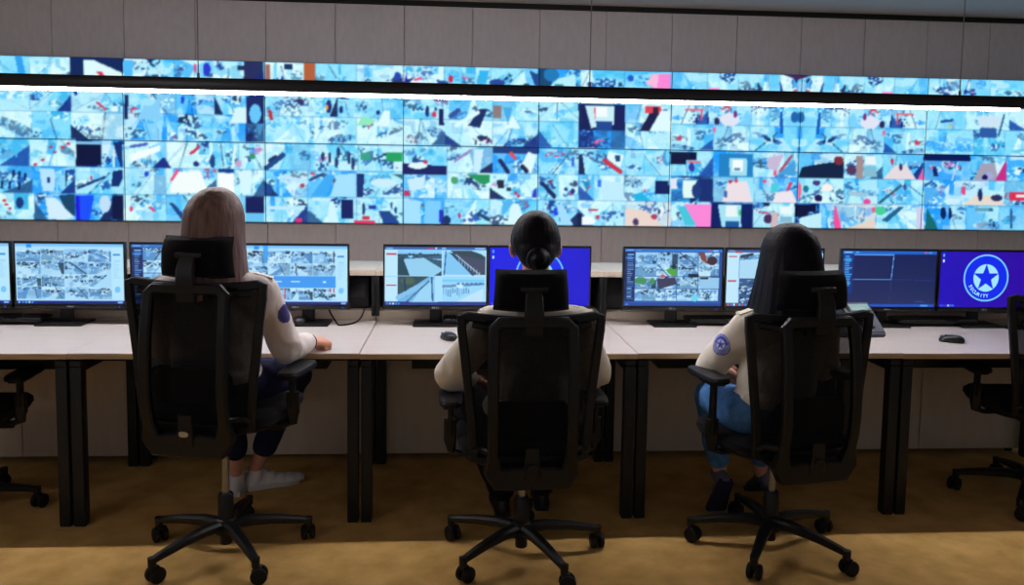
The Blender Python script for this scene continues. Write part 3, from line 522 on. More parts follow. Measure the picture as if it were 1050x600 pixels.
# ------------------------------------------------------------------ low cabinets behind the desks
CAB_Y0, CAB_Y1, CAB_T = 4.236, 4.69, 1.011
cab_lab = ['low beige cabinet with an open shelf behind the leftmost desk', 'low beige cabinet behind the desk of the woman with brown hair', 'low beige cabinet behind the blue screen and the four-picture screen',
           'low beige cabinet behind the desk of the woman with black hair', 'low beige cabinet behind the dark navy screen and the star emblem screen']
for i in range(5):
    xc = -.41 + (i-2)*1.2 + .6
    t = thing('storage_cabinet', cab_lab[i], 'cabinet', (xc, 0, 0), 0, 'row of low storage cabinets'); W = 1.198
    bm = BM(); box(bm, (0, (CAB_Y0+CAB_Y1)/2-.004, CAB_T-.0145), (W, CAB_Y1-CAB_Y0+.012, .029), .001, seg=1); obj('top', bm, M_CAB, t, False)
    bm = BM(); box(bm, (0, (CAB_Y0+CAB_Y1)/2, .7755), (W, CAB_Y1-CAB_Y0, .037), .001, seg=1); obj('shelf', bm, M_CAB, t, False)
    for sx in (-1, 1):
        bm = BM(); box(bm, (sx*(W/2-.009), (CAB_Y0+CAB_Y1)/2+.012, .408), (.018, CAB_Y1-CAB_Y0-.024, .696), .001, seg=1)
        box(bm, (sx*(W/2-.009), (CAB_Y0+CAB_Y1)/2+.012, .888), (.018, CAB_Y1-CAB_Y0-.03, .185)); obj('side_panel', bm, M_LEG, t, False)  # beige boards coloured black, standing for shade in the open cavity
        bm = BM(); box(bm, (sx*(W/2-.0095), CAB_Y0-.002, .876), (.019, .02, .212), .001, seg=1); obj('post', bm, M_LEG, t, False)
        bm = BM(); box(bm, (sx*.2995, CAB_Y0+.010, .404), (.595, .018, .704), .0015, seg=1); box(bm, (sx*.2995, CAB_Y0+.0095, .044), (.597, .02, .030), .001, seg=1); obj('door', bm, M_CAB, t, False)
        bm = BM(); cyl(bm, (sx*.56, CAB_Y0+.05, 0), (sx*.56, CAB_Y0+.05, .062), .02, n=14); cyl(bm, (sx*.56, CAB_Y1-.05, 0), (sx*.56, CAB_Y1-.05, .062), .02, n=14); obj('foot', bm, M_RUBBER, t)
    bm = BM(); box(bm, (0, CAB_Y1-.012, .52), (W-.04, .012, .92), 0); obj('back_panel', bm, M_LEG, t, False)  # black in place of beige: shade painted onto the cavity's back
    bm = BM(); box(bm, (0, (CAB_Y0+CAB_Y1)/2+.02, .066), (W-.04, CAB_Y1-CAB_Y0-.05, .016)); obj('bottom_panel', bm, M_LEG, t, False)

def pc(label, x, rz):
    t = thing('computer_tower', label, 'computer', (x, 4.42, .794), rz)
    bm = BM(); box(bm, (0, 0, .0875), (.34, .24, .165), .006); obj('case', bm, M_PLAST, t)
    bm = BM(); box(bm, (.03, -.124, .0875), (.012, .012, .16), .003); obj('front_strip', bm, M_GREYP, t)
    bm = BM(); box(bm, (.10, -.1215, .10), (.10, .004, .07), .001)
    for q in range(5): box(bm, (.10, -.1235, .075+.0125*q), (.09, .002, .004))
    obj('vent_grille', bm, M_GLOSS, t)
pc('black desktop computer on the open cabinet shelf behind the four-picture screen', -.62, 0)
pc('black desktop computer on the open cabinet shelf behind the sixteen-picture screen', .98, 0)

# ------------------------------------------------------------------ monitor pictures
def grid(w, h): 
    x, y = np.meshgrid(np.linspace(0, w, int(w*1.5)), np.linspace(0, h, int(h*1.5))); return Pic(x, y)
SW, SH = 115.0, 65.0
def base_ui(bg, top, seed):
    P = grid(SW, SH); P.a[:] = bg; P.rect(0, 0, SW+1, 3, top); return P, np.random.default_rng(seed)
def taskbar(P, c=(24, 36, 120)):
    P.rect(0, 62, SW+1, SH+1, c)
    for i, cc in enumerate([(150, 210, 255), (90, 140, 220), (60, 200, 255), (230, 240, 255), (70, 160, 255)]): P.rect(2+3.4*i, 62.8, 4+3.4*i, 64.4, cc)
    P.rect(108, 62.8, 113, 64.4, (150, 190, 250))
def street(P, rng, x0, y0, x1, y1):
    """outdoor camera picture: sky, tree line, pale road, parked cars"""
    sub = (P.x >= x0) & (P.x < x1) & (P.y >= y0) & (P.y < y1); keep = P.a.copy(); w, h = x1-x0, y1-y0; R = rng.uniform
    pick = lambda p: p[rng.integers(len(p))]
    pale = [(206, 232, 250), (186, 220, 246), (222, 240, 252), (166, 208, 242)]; mid = [(110, 158, 200), (84, 136, 190), (130, 170, 200), (96, 150, 206)]; dark = [(26, 50, 72), (36, 66, 92), (44, 84, 110), (24, 40, 66)]
    P.rect(x0, y0, x1, y1, pick(pale)); hz = y0+h*R(.05, .42); P.rect(x0, hz, x1, y1, pick(pale if R() < .6 else mid))
    for k in range(int(R(6, 16))): P.oval(x0+w*R(0, 1), hz+h*R(-.12, .10), w*R(.04, .11), h*R(.05, .13), pick(dark if R() < .6 else mid), R(.6, 1))
    for _ in range(int(R(1, 3.5))):
        u, v = R(-.2, 1.2), R(-.3, 1.3); P.poly([(x0+w*u, hz), (x0+w*(u+R(.04, .2)), hz), (x0+w*(v+R(.1, .6)), y1+h*.05), (x0+w*v, y1+h*.05)], pick(pale if R() < .65 else mid), R(.6, 1))
    if not hasattr(P, 'n1'): P.n1 = field(P.x, P.y, 1.5, 5); P.n2 = field(P.x, P.y, 4.5, 6)
    P.put(sub & (P.n2 > .64), pick(pale), .5); P.put(sub & (P.n2 < .33), pick(mid), .5)
    for _ in range(3):
        f = 1 - ((P.x-x0-w*R(0, 1))/(w*R(.15, .5)))**2 - ((P.y-hz-h*R(-.05, .5))/(h*R(.08, .25)))**2
        P.soft(sub*np.clip(f*3, 0, 1)*(P.n1+.15*f-.52)/.2, pick(dark+mid), .9); P.soft(sub*np.clip(f*3, 0, 1)*(.42-P.n1)/.16, pick(pale), .9)
    if R() < .4: P.poly([(x0+w*R(.4, 1.1), hz), (x1+w*.1, hz), (x1+w*.1, y1), (x0+w*R(.7, 1.0), y1)], pick(dark+mid), .8)
    if R() < .5: P.line(x0+w*R(0, 1), y0, x0+w*R(0, 1), y1, R(.3, .7), pick(mid+dark), .8)
    if R() < .18: P.oval(x0+w*R(.2, .8), y0+h*R(.4, .8), w*.04, h*.05, (200, 70, 90), .8)
    P.a[~sub] = keep[~sub]
def pic_white(seed, tall=False):
    P, rng = base_ui((196, 232, 255), (150, 205, 248), seed); P.rect(0, 0, SW+1, 1.2, (120, 180, 235))
    xs = [1, 27, 52, 77, 102]
    for r in range(4):
        for c in range(4): street(P, rng, xs[c], 6+13.6*r, xs[c+1]-.4, 6+13.6*(r+1)-.4)
    P.poly([(97, 34), (102, 24), (102, 48), (80, 48)], (190, 226, 246)); P.rect(12, .4, 17, 4.4, (40, 150, 240))
    P.rect(102, 4, SW+1, 61, (206, 238, 255)); P.rect(104, 10.5, 111.5, 12.3, (70, 150, 220)); P.oval(108, 49.5, 3, 3.4, (130, 200, 250)); P.rect(105, 18, 111, 18.6, (140, 190, 230))
    for k in range(9): P.rect(104, 20+2*k, 110+rng.uniform(-2, 2), 20.6+2*k, (176, 214, 240))
    P.rect(0, 60.4, SW+1, 62, (190, 226, 250)); taskbar(P); return P
def pic_blueband(seed):
    P = pic_white(seed); rng = np.random.default_rng(seed+5); P.rect(1, 33.2, 102, 46.4, (70, 158, 240)); P.rect(33, 39, 42, 40.4, (214, 238, 255)); P.rect(52, 39, 62, 40.4, (214, 238, 255)); P.rect(88, 38.6, 91, 41, (225, 244, 255))
    for x, y, h in ((45, 47, 12), (95, 47, 4), (99, 47, 5)): P.rect(x, y, x+1.4, y+h, (226, 60, 70))
    P.rect(22, 0, 27, 16, (50, 160, 244), .8); return P
def pic_dark(seed, green=False):
    P, rng = base_ui((38, 78, 150), (54, 120, 206), seed); P.rect(0, 3, 12, 62, (22, 44, 96))
    P.rect(2, 1, 10, 2, (180, 214, 250)); P.rect(14, 1, 19, 2, (120, 180, 240)); P.rect(98, .8, 102, 2.2, (240, 90, 90)); P.rect(104, .8, 110, 2.2, (190, 214, 250)); P.rect(1, 9, 11, 11.4, (56, 120, 210))
    for k in range(22): P.rect(3, 6+2.4*k, 6+rng.uniform(1, 5), 7+2.4*k, (110, 160, 220) if k % 4 else (160, 204, 250))
    xs = [12.5, 37.5, 62, 87, 112]
    for r in range(4):
        for c in range(4): street(P, rng, xs[c], 3.6+14*r, xs[c+1]-.5, 3.6+14*(r+1)-.5)
    if green:
        P.poly([(48, 24), (60, 18), (62, 31), (56, 31)], (90, 170, 70)); P.oval(58, 20, 3, 3, (20, 50, 60)); P.oval(19, 36, 7, 4, (70, 150, 90)); P.oval(33, 37, 3, 4, (70, 150, 90)); P.poly([(87, 4), (94, 4), (98, 17), (90, 12)], (150, 70, 60)); P.oval(103, 13, 6, 5, (70, 40, 50)); P.poly([(38, 34), (60, 32), (62, 40), (40, 46)], (64, 60, 92)); P.oval(45, 31, 3, 2, (220, 90, 120))
        P.line(77, 30, 86, 30, 2, (20, 36, 60)); P.line(86, 31, 112, 31.5, .5, (20, 40, 70)); P.poly([(88, 32), (112, 32), (112, 45), (90, 45)], (170, 208, 236)); P.line(90, 33, 98, 33, 1, (30, 40, 60)); P.oval(84, 56, 4, 4, (120, 220, 240))
    P.rect(0, 60, SW+1, 62, (40, 90, 170)); P.rect(0, 62, SW+1, SH+1, (36, 70, 150)); P.rect(2, 62.6, 5, 64.2, (120, 170, 230)); return P
def pic_roads(seed):
    P, rng = base_ui((206, 236, 255), (60, 100, 170), seed); P.rect(0, 3, 14, 62, (214, 240, 255))
    P.rect(48, .8, 55, 2.4, (220, 60, 80)); P.rect(57, .6, 59, 2.4, (220, 236, 255)); P.rect(64, .6, 69, 2.2, (140, 190, 240)); P.rect(102, .6, 113, 2.2, (150, 190, 236)); P.rect(2, .8, 9, 2.2, (150, 190, 240))
    for y in (7.4, 42): P.rect(1.5, y, 13, y+1.8, (216, 80, 90))
    for k in range(5): P.rect(3, 11+2*k, 8, 11.4+2*k, (180, 206, 226))
    P.rect(1, 33, 13, 33.5, (150, 200, 240))
    # four road pictures
    P.rect(14.5, 4, 64, 32, (150, 210, 246)); P.rect(14.5, 8, 64, 13, (70, 104, 132)); P.poly([(14.5, 12), (22, 12), (28, 32), (14.5, 32)], (36, 74, 88)); P.poly([(21, 14), (44, 12), (64, 26), (62, 32), (28, 32)], (168, 214, 240)); P.oval(29, 8, 3.4, 4.4, (150, 210, 250)); P.poly([(44, 12), (64, 15), (64, 24)], (60, 92, 110)); P.poly([(56, 32), (64, 27), (64, 32)], (50, 80, 96))
    for k in range(12): P.oval(16+4*k, 9+rng.uniform(-1, 1.6), 2, 1.4, (44, 74, 96))
    P.rect(65.5, 4, 114, 31, (170, 226, 250)); P.poly([(72, 6), (114, 10), (114, 31), (96, 31)], (74, 76, 100)); P.poly([(74, 4), (98, 4), (114, 9), (114, 14), (80, 8)], (52, 74, 84)); P.poly([(66, 31), (70, 6), (76, 8), (98, 31)], (146, 206, 242)); P.line(75, 7, 100, 31, .9, (40, 70, 110)); P.line(80, 8, 108, 31, .5, (190, 220, 240)); P.line(69, 5, 67, 31, .8, (60, 110, 170)); P.poly([(104, 4), (114, 4), (114, 11)], (190, 232, 250))
    for k in range(8): P.line(84+3.4*k, 12+2.2*k, 84+3.4*k, 17+2.2*k, .35, (190, 214, 230))
    P.rect(14.5, 33, 56, 62, (128, 186, 228)); P.poly([(14.5, 33), (50, 33), (36, 42), (14.5, 54)], (56, 84, 92)); P.oval(26, 38, 8, 4, (86, 104, 84)); P.poly([(30, 62), (50, 36), (56, 36), (54, 62)], (176, 220, 246)); P.line(22, 36, 24, 54, 1, (34, 60, 90)); P.line(14.5, 57, 48, 40, 2.4, (150, 200, 236)); P.line(24, 62, 50, 38, .8, (70, 110, 150)); P.line(53, 34, 54, 60, .8, (40, 90, 150)); P.rect(56, 33, 64.5, 62, (190, 232, 255))
    P.rect(65, 33, 113, 61, (176, 224, 250)); P.rect(65, 36, 113, 39, (130, 210, 250)); P.line(66, 44, 112, 41, 1.4, (110, 150, 190)); P.oval(85, 43, 4, 3, (230, 246, 255)); P.poly([(82, 61), (112, 46), (112, 61)], (216, 236, 250))
    for k in range(12): P.rect(66+2.6*k, 46+rng.uniform(-1, 2), 67.2+2.6*k, 53+rng.uniform(-2, 3), (70, 120, 180), .7)
    for k in range(6): P.rect(82+5*k, 39.4, 85+5*k, 42, (60, 110, 170), .7)
    P.rect(0, 61, SW+1, SH+1, (40, 60, 140)); P.rect(28, 61.2, 60, 61.8, (150, 190, 230)); 
    for i in range(5): P.rect(2+3.2*i, 62.6, 4+3.2*i, 64.4, [(60, 140, 255), (150, 210, 255), (240, 250, 255), (70, 160, 255), (60, 190, 255)][i])
    return P
def pic_sidewhite(seed):
    P, rng = base_ui((206, 232, 250), (60, 90, 150), seed); P.rect(0, 3, 14, 62, (218, 240, 255)); P.rect(10, 1.8, 18, 3.4, (220, 80, 80)); P.rect(2, .8, 9, 1.8, (220, 230, 245))
    for y in (7, 35): P.rect(2, y, 12, y+1.8, (220, 90, 90))
    street(P, rng, 14.5, 5, 64, 32); P.poly([(15, 12), (64, 8), (64, 32), (15, 32)], (196, 226, 244)); P.line(17, 8, 30, 5, 1.6, (60, 60, 80)); P.rect(15, 33, 64, 61, (60, 92, 140))
    for k in range(120): P.oval(15+49*rng.random(), 34+27*rng.random(), rng.uniform(.6, 2), rng.uniform(.5, 1.4), [(30, 50, 90), (200, 220, 236), (120, 150, 190), (220, 225, 232)][rng.integers(4)])
    street(P, rng, 65, 5, 114, 32); street(P, rng, 65, 33, 114, 61); P.rect(0, 61, SW+1, SH+1, (60, 70, 120))
    for i in range(14): P.rect(2+3.4*i, 62.2, 4.4+3.4*i, 64.4, [(240, 110, 60), (60, 140, 255), (230, 240, 250), (220, 60, 80), (80, 190, 255)][i % 5])
    return P
def pic_navy(seed):
    P = grid(SW, SH); t = (P.y/SH)[..., None]; P.a[:] = (8, 26, 84); P.a = P.a*(1-t) + np.array((40, 46, 92))*t; rng = np.random.default_rng(seed)
    P.rect(0, 0, SW+1, 4, (26, 98, 196)); P.rect(2, 1, 12, 2.4, (170, 216, 255)); P.rect(16, 1, 20, 2.4, (110, 190, 250)); P.rect(100, 1, 104, 2.6, (250, 90, 110)); P.rect(105, 1, 109, 2.4, (110, 170, 240)); P.rect(0, 4, 13, 50, (14, 52, 130))
    P.rect(1, 9, 12, 11.5, (40, 130, 220))
    for k in range(14): P.rect(3, 6+2.6*k, 6+rng.uniform(2, 6), 7.4+2.6*k, (90, 180, 240))
    P.rect(14, 4, 15, 5, (90, 150, 230)); P.line(14, 4.4, 62, 4.4, .35, (110, 170, 240)); P.line(62.5, 4.4, 60.5, 33, .45, (120, 190, 250)); P.line(14, 33, 60.5, 33, .5, (120, 190, 250)); P.line(60.5, 33, 112, 34, .3, (40, 70, 130)); P.line(60.5, 33, 60, 61, .3, (60, 70, 120)); P.rect(92, 58.4, 100, 59.4, (70, 110, 190)); P.rect(100, 59, 104, 60, (60, 90, 170))
    P.rect(0, 62, SW+1, SH+1, (34, 84, 190)); P.rect(98, 62.6, 107, 64.4, (90, 160, 240)); return P
def star_pts(cx, cy, r0, r1, rot): return [(cx + (r0 if k % 2 == 0 else r1)*math.sin(rot+PI*k/5), cy - (r0 if k % 2 == 0 else r1)*math.cos(rot+PI*k/5)) for k in range(10)]
EM = (57.5, 30.6)
def pic_emblem(bg, seed):
    P = Pic(*np.meshgrid(np.linspace(0, SW, 300), np.linspace(0, SH, 170))); g = (P.x/SW)[..., None]; P.a[:] = bg; P.a += (g-.5)*np.array((16, -8, -26))
    cx, cy = EM; P.oval(cx, cy, 28.2, 27.8, (120, 205, 255)); P.oval(cx, cy, 26.2, 25.8, (10, 40, 236)); P.oval(cx, cy, 15.8, 16.2, (160, 228, 255)); P.poly(star_pts(cx, cy-.2, 16.2, 6.6, 0), (10, 40, 236))
    for y, c in ((2.6, (80, 180, 250)), (9, (200, 232, 255))): P.rect(2.4, y, 5, y+3.4, c)
    for i, c in enumerate([(60, 110, 240), (40, 60, 220), (40, 60, 220), (200, 210, 220), (40, 120, 255), (50, 140, 255)]): P.rect(2+3*i, 62.2, 4.2+3*i, 64.4, c)
    b = P.a.copy(); b[1:-1, 1:-1] = P.a[1:-1, 1:-1]*.4 + (P.a[:-2, 1:-1]+P.a[2:, 1:-1]+P.a[1:-1, :-2]+P.a[1:-1, 2:])*.15; P.a = b
    return P

# ------------------------------------------------------------------ monitors
M_LETTER = mat('letter_glow', (170, 228, 255), .5, emit=1.0)
MW, MH, MY, MZ0 = .527, .330, 4.075, .828
def monitor(label, x, pic, w=MW, base_dx=0.0, rz=0.0, emblem=False, z0=MZ0):
    t = thing('computer_monitor', label, 'monitor', (x, MY+.045, DESK_Z), rz, 'screens on the desks'); zc = z0+MH/2-DESK_Z; y = -.045
    bm = BM(); box(bm, (0, y+.014, zc), (w, .026, MH), .004); box(bm, (0, y+.036, zc-.01), (w*.62, .03, MH*.6), .012)
    for a in ((w-.014, .014, MH/2-.004), (w-.014, .022, -MH/2+.011)): box(bm, (0, y-.0005, zc+a[2]), (w-.004, .006, a[1]*.8), .0015)
    for sx in (-1, 1): box(bm, (sx*(w/2-.005), y-.0005, zc), (.008, .006, MH-.006), .0015)
    obj('housing', bm, M_GLOSS, t)
    sw, sh = w-.018, MH-.036
    a = pic.a if emblem else pic.a*np.array((.87, .965, 1.0))
    for _ in range(0 if emblem else 1):
        b = a.copy(); b[1:-1, 1:-1] = a[1:-1, 1:-1]*.5 + (a[:-2, 1:-1]+a[2:, 1:-1]+a[1:-1, :-2]+a[1:-1, 2:])*.125; a = b
    s = picture('screen', a, sw, sh, t, (0, y-.0012, zc+.007))
    bm = BM(); bar(bm, [(base_dx*.4, .012, zc-.06), (base_dx, .02, .10), (base_dx, .022, .014)], .062, .03, up=Vector((0, 1, 0))); obj('stand_neck', bm, M_PLAST, t)
    bm = BM(); vs = box(bm, (base_dx, .0, .0065), (.225, .165, .013), .004); obj('stand_base', bm, M_PLAST, t)
    bm = letters('DELL', .0125, lambda i, n: Matrix.Translation((-.0132+.0088*i, y-.0042, zc-MH/2+.0075)) @ Matrix.Rotation(PI/2, 4, 'X')); o = obj('bezel_mark', bm, M_MARK, t, False)
    bm = BM(); box(bm, (w/2-.032, y-.0036, zc-MH/2+.009), (.006, .002, .004), .0005); obj('power_light', bm, M_LED, t)
    if emblem:
        sx, sz = sw/SW, sh/SH
        def fn(i, n):
            a2 = math.radians(243 - 9.9*i); r = 21.0      # clockwise from straight up, lower left to bottom
            px, pz = EM[0]+r*math.sin(a2), (SH-EM[1])+r*math.cos(a2)
            return Matrix.Translation(((px-SW/2)*sx, y-.0016, zc+.007+(pz-SH/2)*sz)) @ Matrix.Rotation(PI/2, 4, 'X') @ Matrix.Rotation(PI-a2, 4, 'Z') @ Matrix.Translation((0, -.0095, 0))
        obj('emblem_lettering', letters('SECURITY', .026, fn), M_LETTER, t, False)
    return t
monitor('black monitor with a pale interface, cut by the view edge on the leftmost desk', -2.408, pic_white(3), .515)
monitor('black monitor showing a grid of street pictures in a pale interface on the leftmost desk', -1.875, pic_white(4), base_dx=-.05)
monitor('black monitor with a dark blue sidebar, half hidden behind a chair headrest', -1.327, pic_dark(5))
monitor('black monitor with a blue band across its street pictures, beside the woman with brown hair', -.789, pic_blueband(6), base_dx=.05)
monitor('black monitor showing four road pictures, beside the person with the hair bun', -.094, pic_roads(7))
monitor('black monitor with a plain blue screen hidden by the head with the hair bun', .434, pic_emblem((12, 14, 216), 8))
monitor('black monitor with a dark blue frame around sixteen small pictures', 1.125, pic_dark(9, True), base_dx=.01)
monitor('black monitor with a white sidebar, partly behind the long black hair', 1.66, pic_sidewhite(10))
monitor('black monitor with an almost empty dark navy screen', 2.276, pic_navy(11))
monitor('black monitor with a violet-blue screen showing a star emblem', 2.81, pic_emblem((38, 0, 172), 12), base_dx=-.02, emblem=True)

# ------------------------------------------------------------------ keyboards, mice, phone, cable
def keyboard(label, x, y, rz=0.0):
    t = thing('keyboard', label, 'keyboard', (x, y, DESK_Z+.0132), rz, 'black keyboards')
    bm = BM(); box(bm, (0, 0, .0115), (.44, .13, .015), .004, rot=Matrix.Rotation(math.radians(3), 3, 'X')); obj('body', bm, M_PLAST, t)
    bm = BM(); R = Matrix.Rotation(math.radians(3), 3, 'X')
    for r in range(6):
        x0 = -.213; yy = .048-.0192*r
        n = [16, 15, 15, 14, 13, 8][r]
        for k in range(n):
            w = .0192*(.86)
            if r == 5 and k == 3: w = .11
            cx = x0+.0096+.0192*k + (.05 if (r == 5 and k == 3) else (.10 if r == 5 and k > 3 else 0))
            p = R @ Vector((cx, yy, .0205)); box(bm, p, (w, .0158, .006), .0012, rot=R, seg=1)
        for k in range(6 if r > 0 else 5): p = R @ Vector((.1115+.0192*k, yy, .0205)); box(bm, p, (.0165, .0158, .006), .0012, rot=R, seg=1)
    obj('keys', bm, M_KEY, t); return t
keyboard('black keyboard pushed under the screens of the leftmost desk', -2.24, 4.135)
keyboard('black keyboard beside the stand of the four-picture screen', .165, 4.130)
keyboard('black keyboard beside the stand of the sixteen-picture screen', 1.44, 4.145)
keyboard('black keyboard under the dark navy screen', 2.57, 4.145)
def mouse(label, x, y, rz, z=DESK_Z):
    t = thing('computer_mouse', label, 'mouse', (x, y, z), rz, 'black computer mice')
    bm = BM(); loft(bm, [((0, 0, .001), .028, .052), ((0, 0, .006), .031, .056), ((0, -.002, .016), .030, .054), ((0, -.006, .026), .025, .044), ((0, -.010, .033), .016, .028), ((0, -.011, .035), .004, .008)], 28, 2.5); obj('body', bm, M_GLOSS, t)
    bm = BM(); lathe(bm, [(.001, -.003), (.009, -.003), (.010, 0), (.009, .003), (.001, .003)], (0, .024, .024), 18, axis=(1, 0, 0)); obj('scroll_wheel', bm, M_RUBBER, t)
    bm = BM()
    for sx in (-1, 1): loft(bm, [((sx*.011, .031, .0225), .009, .019), ((sx*.011, .030, .0262), .0075, .016)], 16, 2.8)
    obj('button', bm, M_PLAST, t); return t
mouse('black mouse on the desk left of the person with the hair bun', -.024, 3.735, .5)
mouse('glossy black mouse lying by itself in front of the star emblem screen', 2.385, 3.68, 1.0)
mouse('dark mouse resting on the monitor foot beside the woman with brown hair', -.775, 4.085, .3, DESK_Z+.0125)

t = thing('desk_phone', 'dark grey desk phone with a small pale display behind a chair headrest', 'phone', (2.005, 3.86, DESK_Z), .12)
Rp = Matrix.Rotation(math.radians(42), 3, 'X')
bm = BM(); v = [(-.105, -.085, 0), (.105, -.085, 0), (.105, .09, 0), (-.105, .09, 0), (-.105, -.085, .025), (.105, -.085, .025), (.105, .075, .155), (-.105, .075, .155)]
vs = [bm.verts.new(p) for p in v]
for q in ((0, 1, 2, 3), (4, 5, 6, 7), (0, 1, 5, 4), (1, 2, 6, 5), (2, 3, 7, 6), (3, 0, 4, 7)): bm.faces.new([vs[i] for i in q])
bmesh.ops.recalc_face_normals(bm, faces=bm.faces); bmesh.ops.bevel(bm, geom=bm.edges[:], offset=.006, segments=2, affect='EDGES'); obj('base', bm, M_GREYP, t)
sl = Vector((0, .16, .13)).normalized(); nn = Vector((0, -sl.z, sl.y)); O = Vector((0, -.085, .025)); Rs = Matrix((Vector((1, 0, 0)), sl, nn)).transposed()
on = lambda u, s, h: O + Vector((u, 0, 0)) + sl*s + nn*h
bm = BM(); box(bm, on(.035, .165, .002), (.105, .04, .006), .001, rot=Rs); obj('display', bm, M_LCD, t)
bm = BM()
for r in range(4):
    for c in range(3): box(bm, on(.0+.024*c, .035+.024*r, .003), (.018, .015, .008), .002, rot=Rs, seg=1)
for c in range(4): box(bm, on(-.005+.027*c, .137, .003), (.02, .009, .007), .002, rot=Rs, seg=1)
obj('keypad', bm, M_KEY, t)
bm = BM(); bar(bm, [on(-.072, .0, .02), on(-.072, .03, .032), on(-.072, .10, .036), on(-.072, .165, .032), on(-.072, .195, .02)], [.046, .04, .03, .04, .046], [.03, .026, .02, .026, .03], up=nn); obj('handset', bm, M_GLOSS, t)
bm = BM(); tube(bm, [on(-.072, -.002, .012), (-.13, -.11, .012), (-.15, -.06, .008), (-.13, .02, .008), (-.108, .06, .012)], .004, 8); obj('handset_cord', bm, M_RUBBER, t)

t = thing('desk_microphone', 'low black gooseneck microphone on a flat foot below the star emblem screen', 'microphone', (2.972, 4.035, DESK_Z), 0)
bm = BM(); loft(bm, [((0, 0, 0), .066, .042), ((0, 0, .010), .066, .042), ((0, 0, .016), .052, .03), ((0, 0, .018), .02, .012)], 26, 2.6); obj('base', bm, M_PLAST, t)
bm = BM(); tube(bm, [(0, .005, .014), (.03, .006, .03), (.065, .006, .06), (.10, .006, .095)], .008, 10); obj('gooseneck', bm, M_PLAST, t)
bm = BM(); chain(bm, [(.10, .006, .095), (.125, .006, .12)], [.013, .015]); obj('microphone_head', bm, M_RUBBER, t)

pts = []
for k in range(25):
    a = k/24; pts.append((-.64 + .17*a + .012*math.sin(9*a), 4.17 - .12*math.sin(PI*a)**1.0 + .03*a, DESK_Z+.005 + .06*(abs(a-.5)*2)**4))
bm = BM(); tube(bm, pts, .0042, 8); tag(obj('power_cable', bm, M_RUBBER), 'thin black cable looped on the desk below the blue-band screen', 'cable')

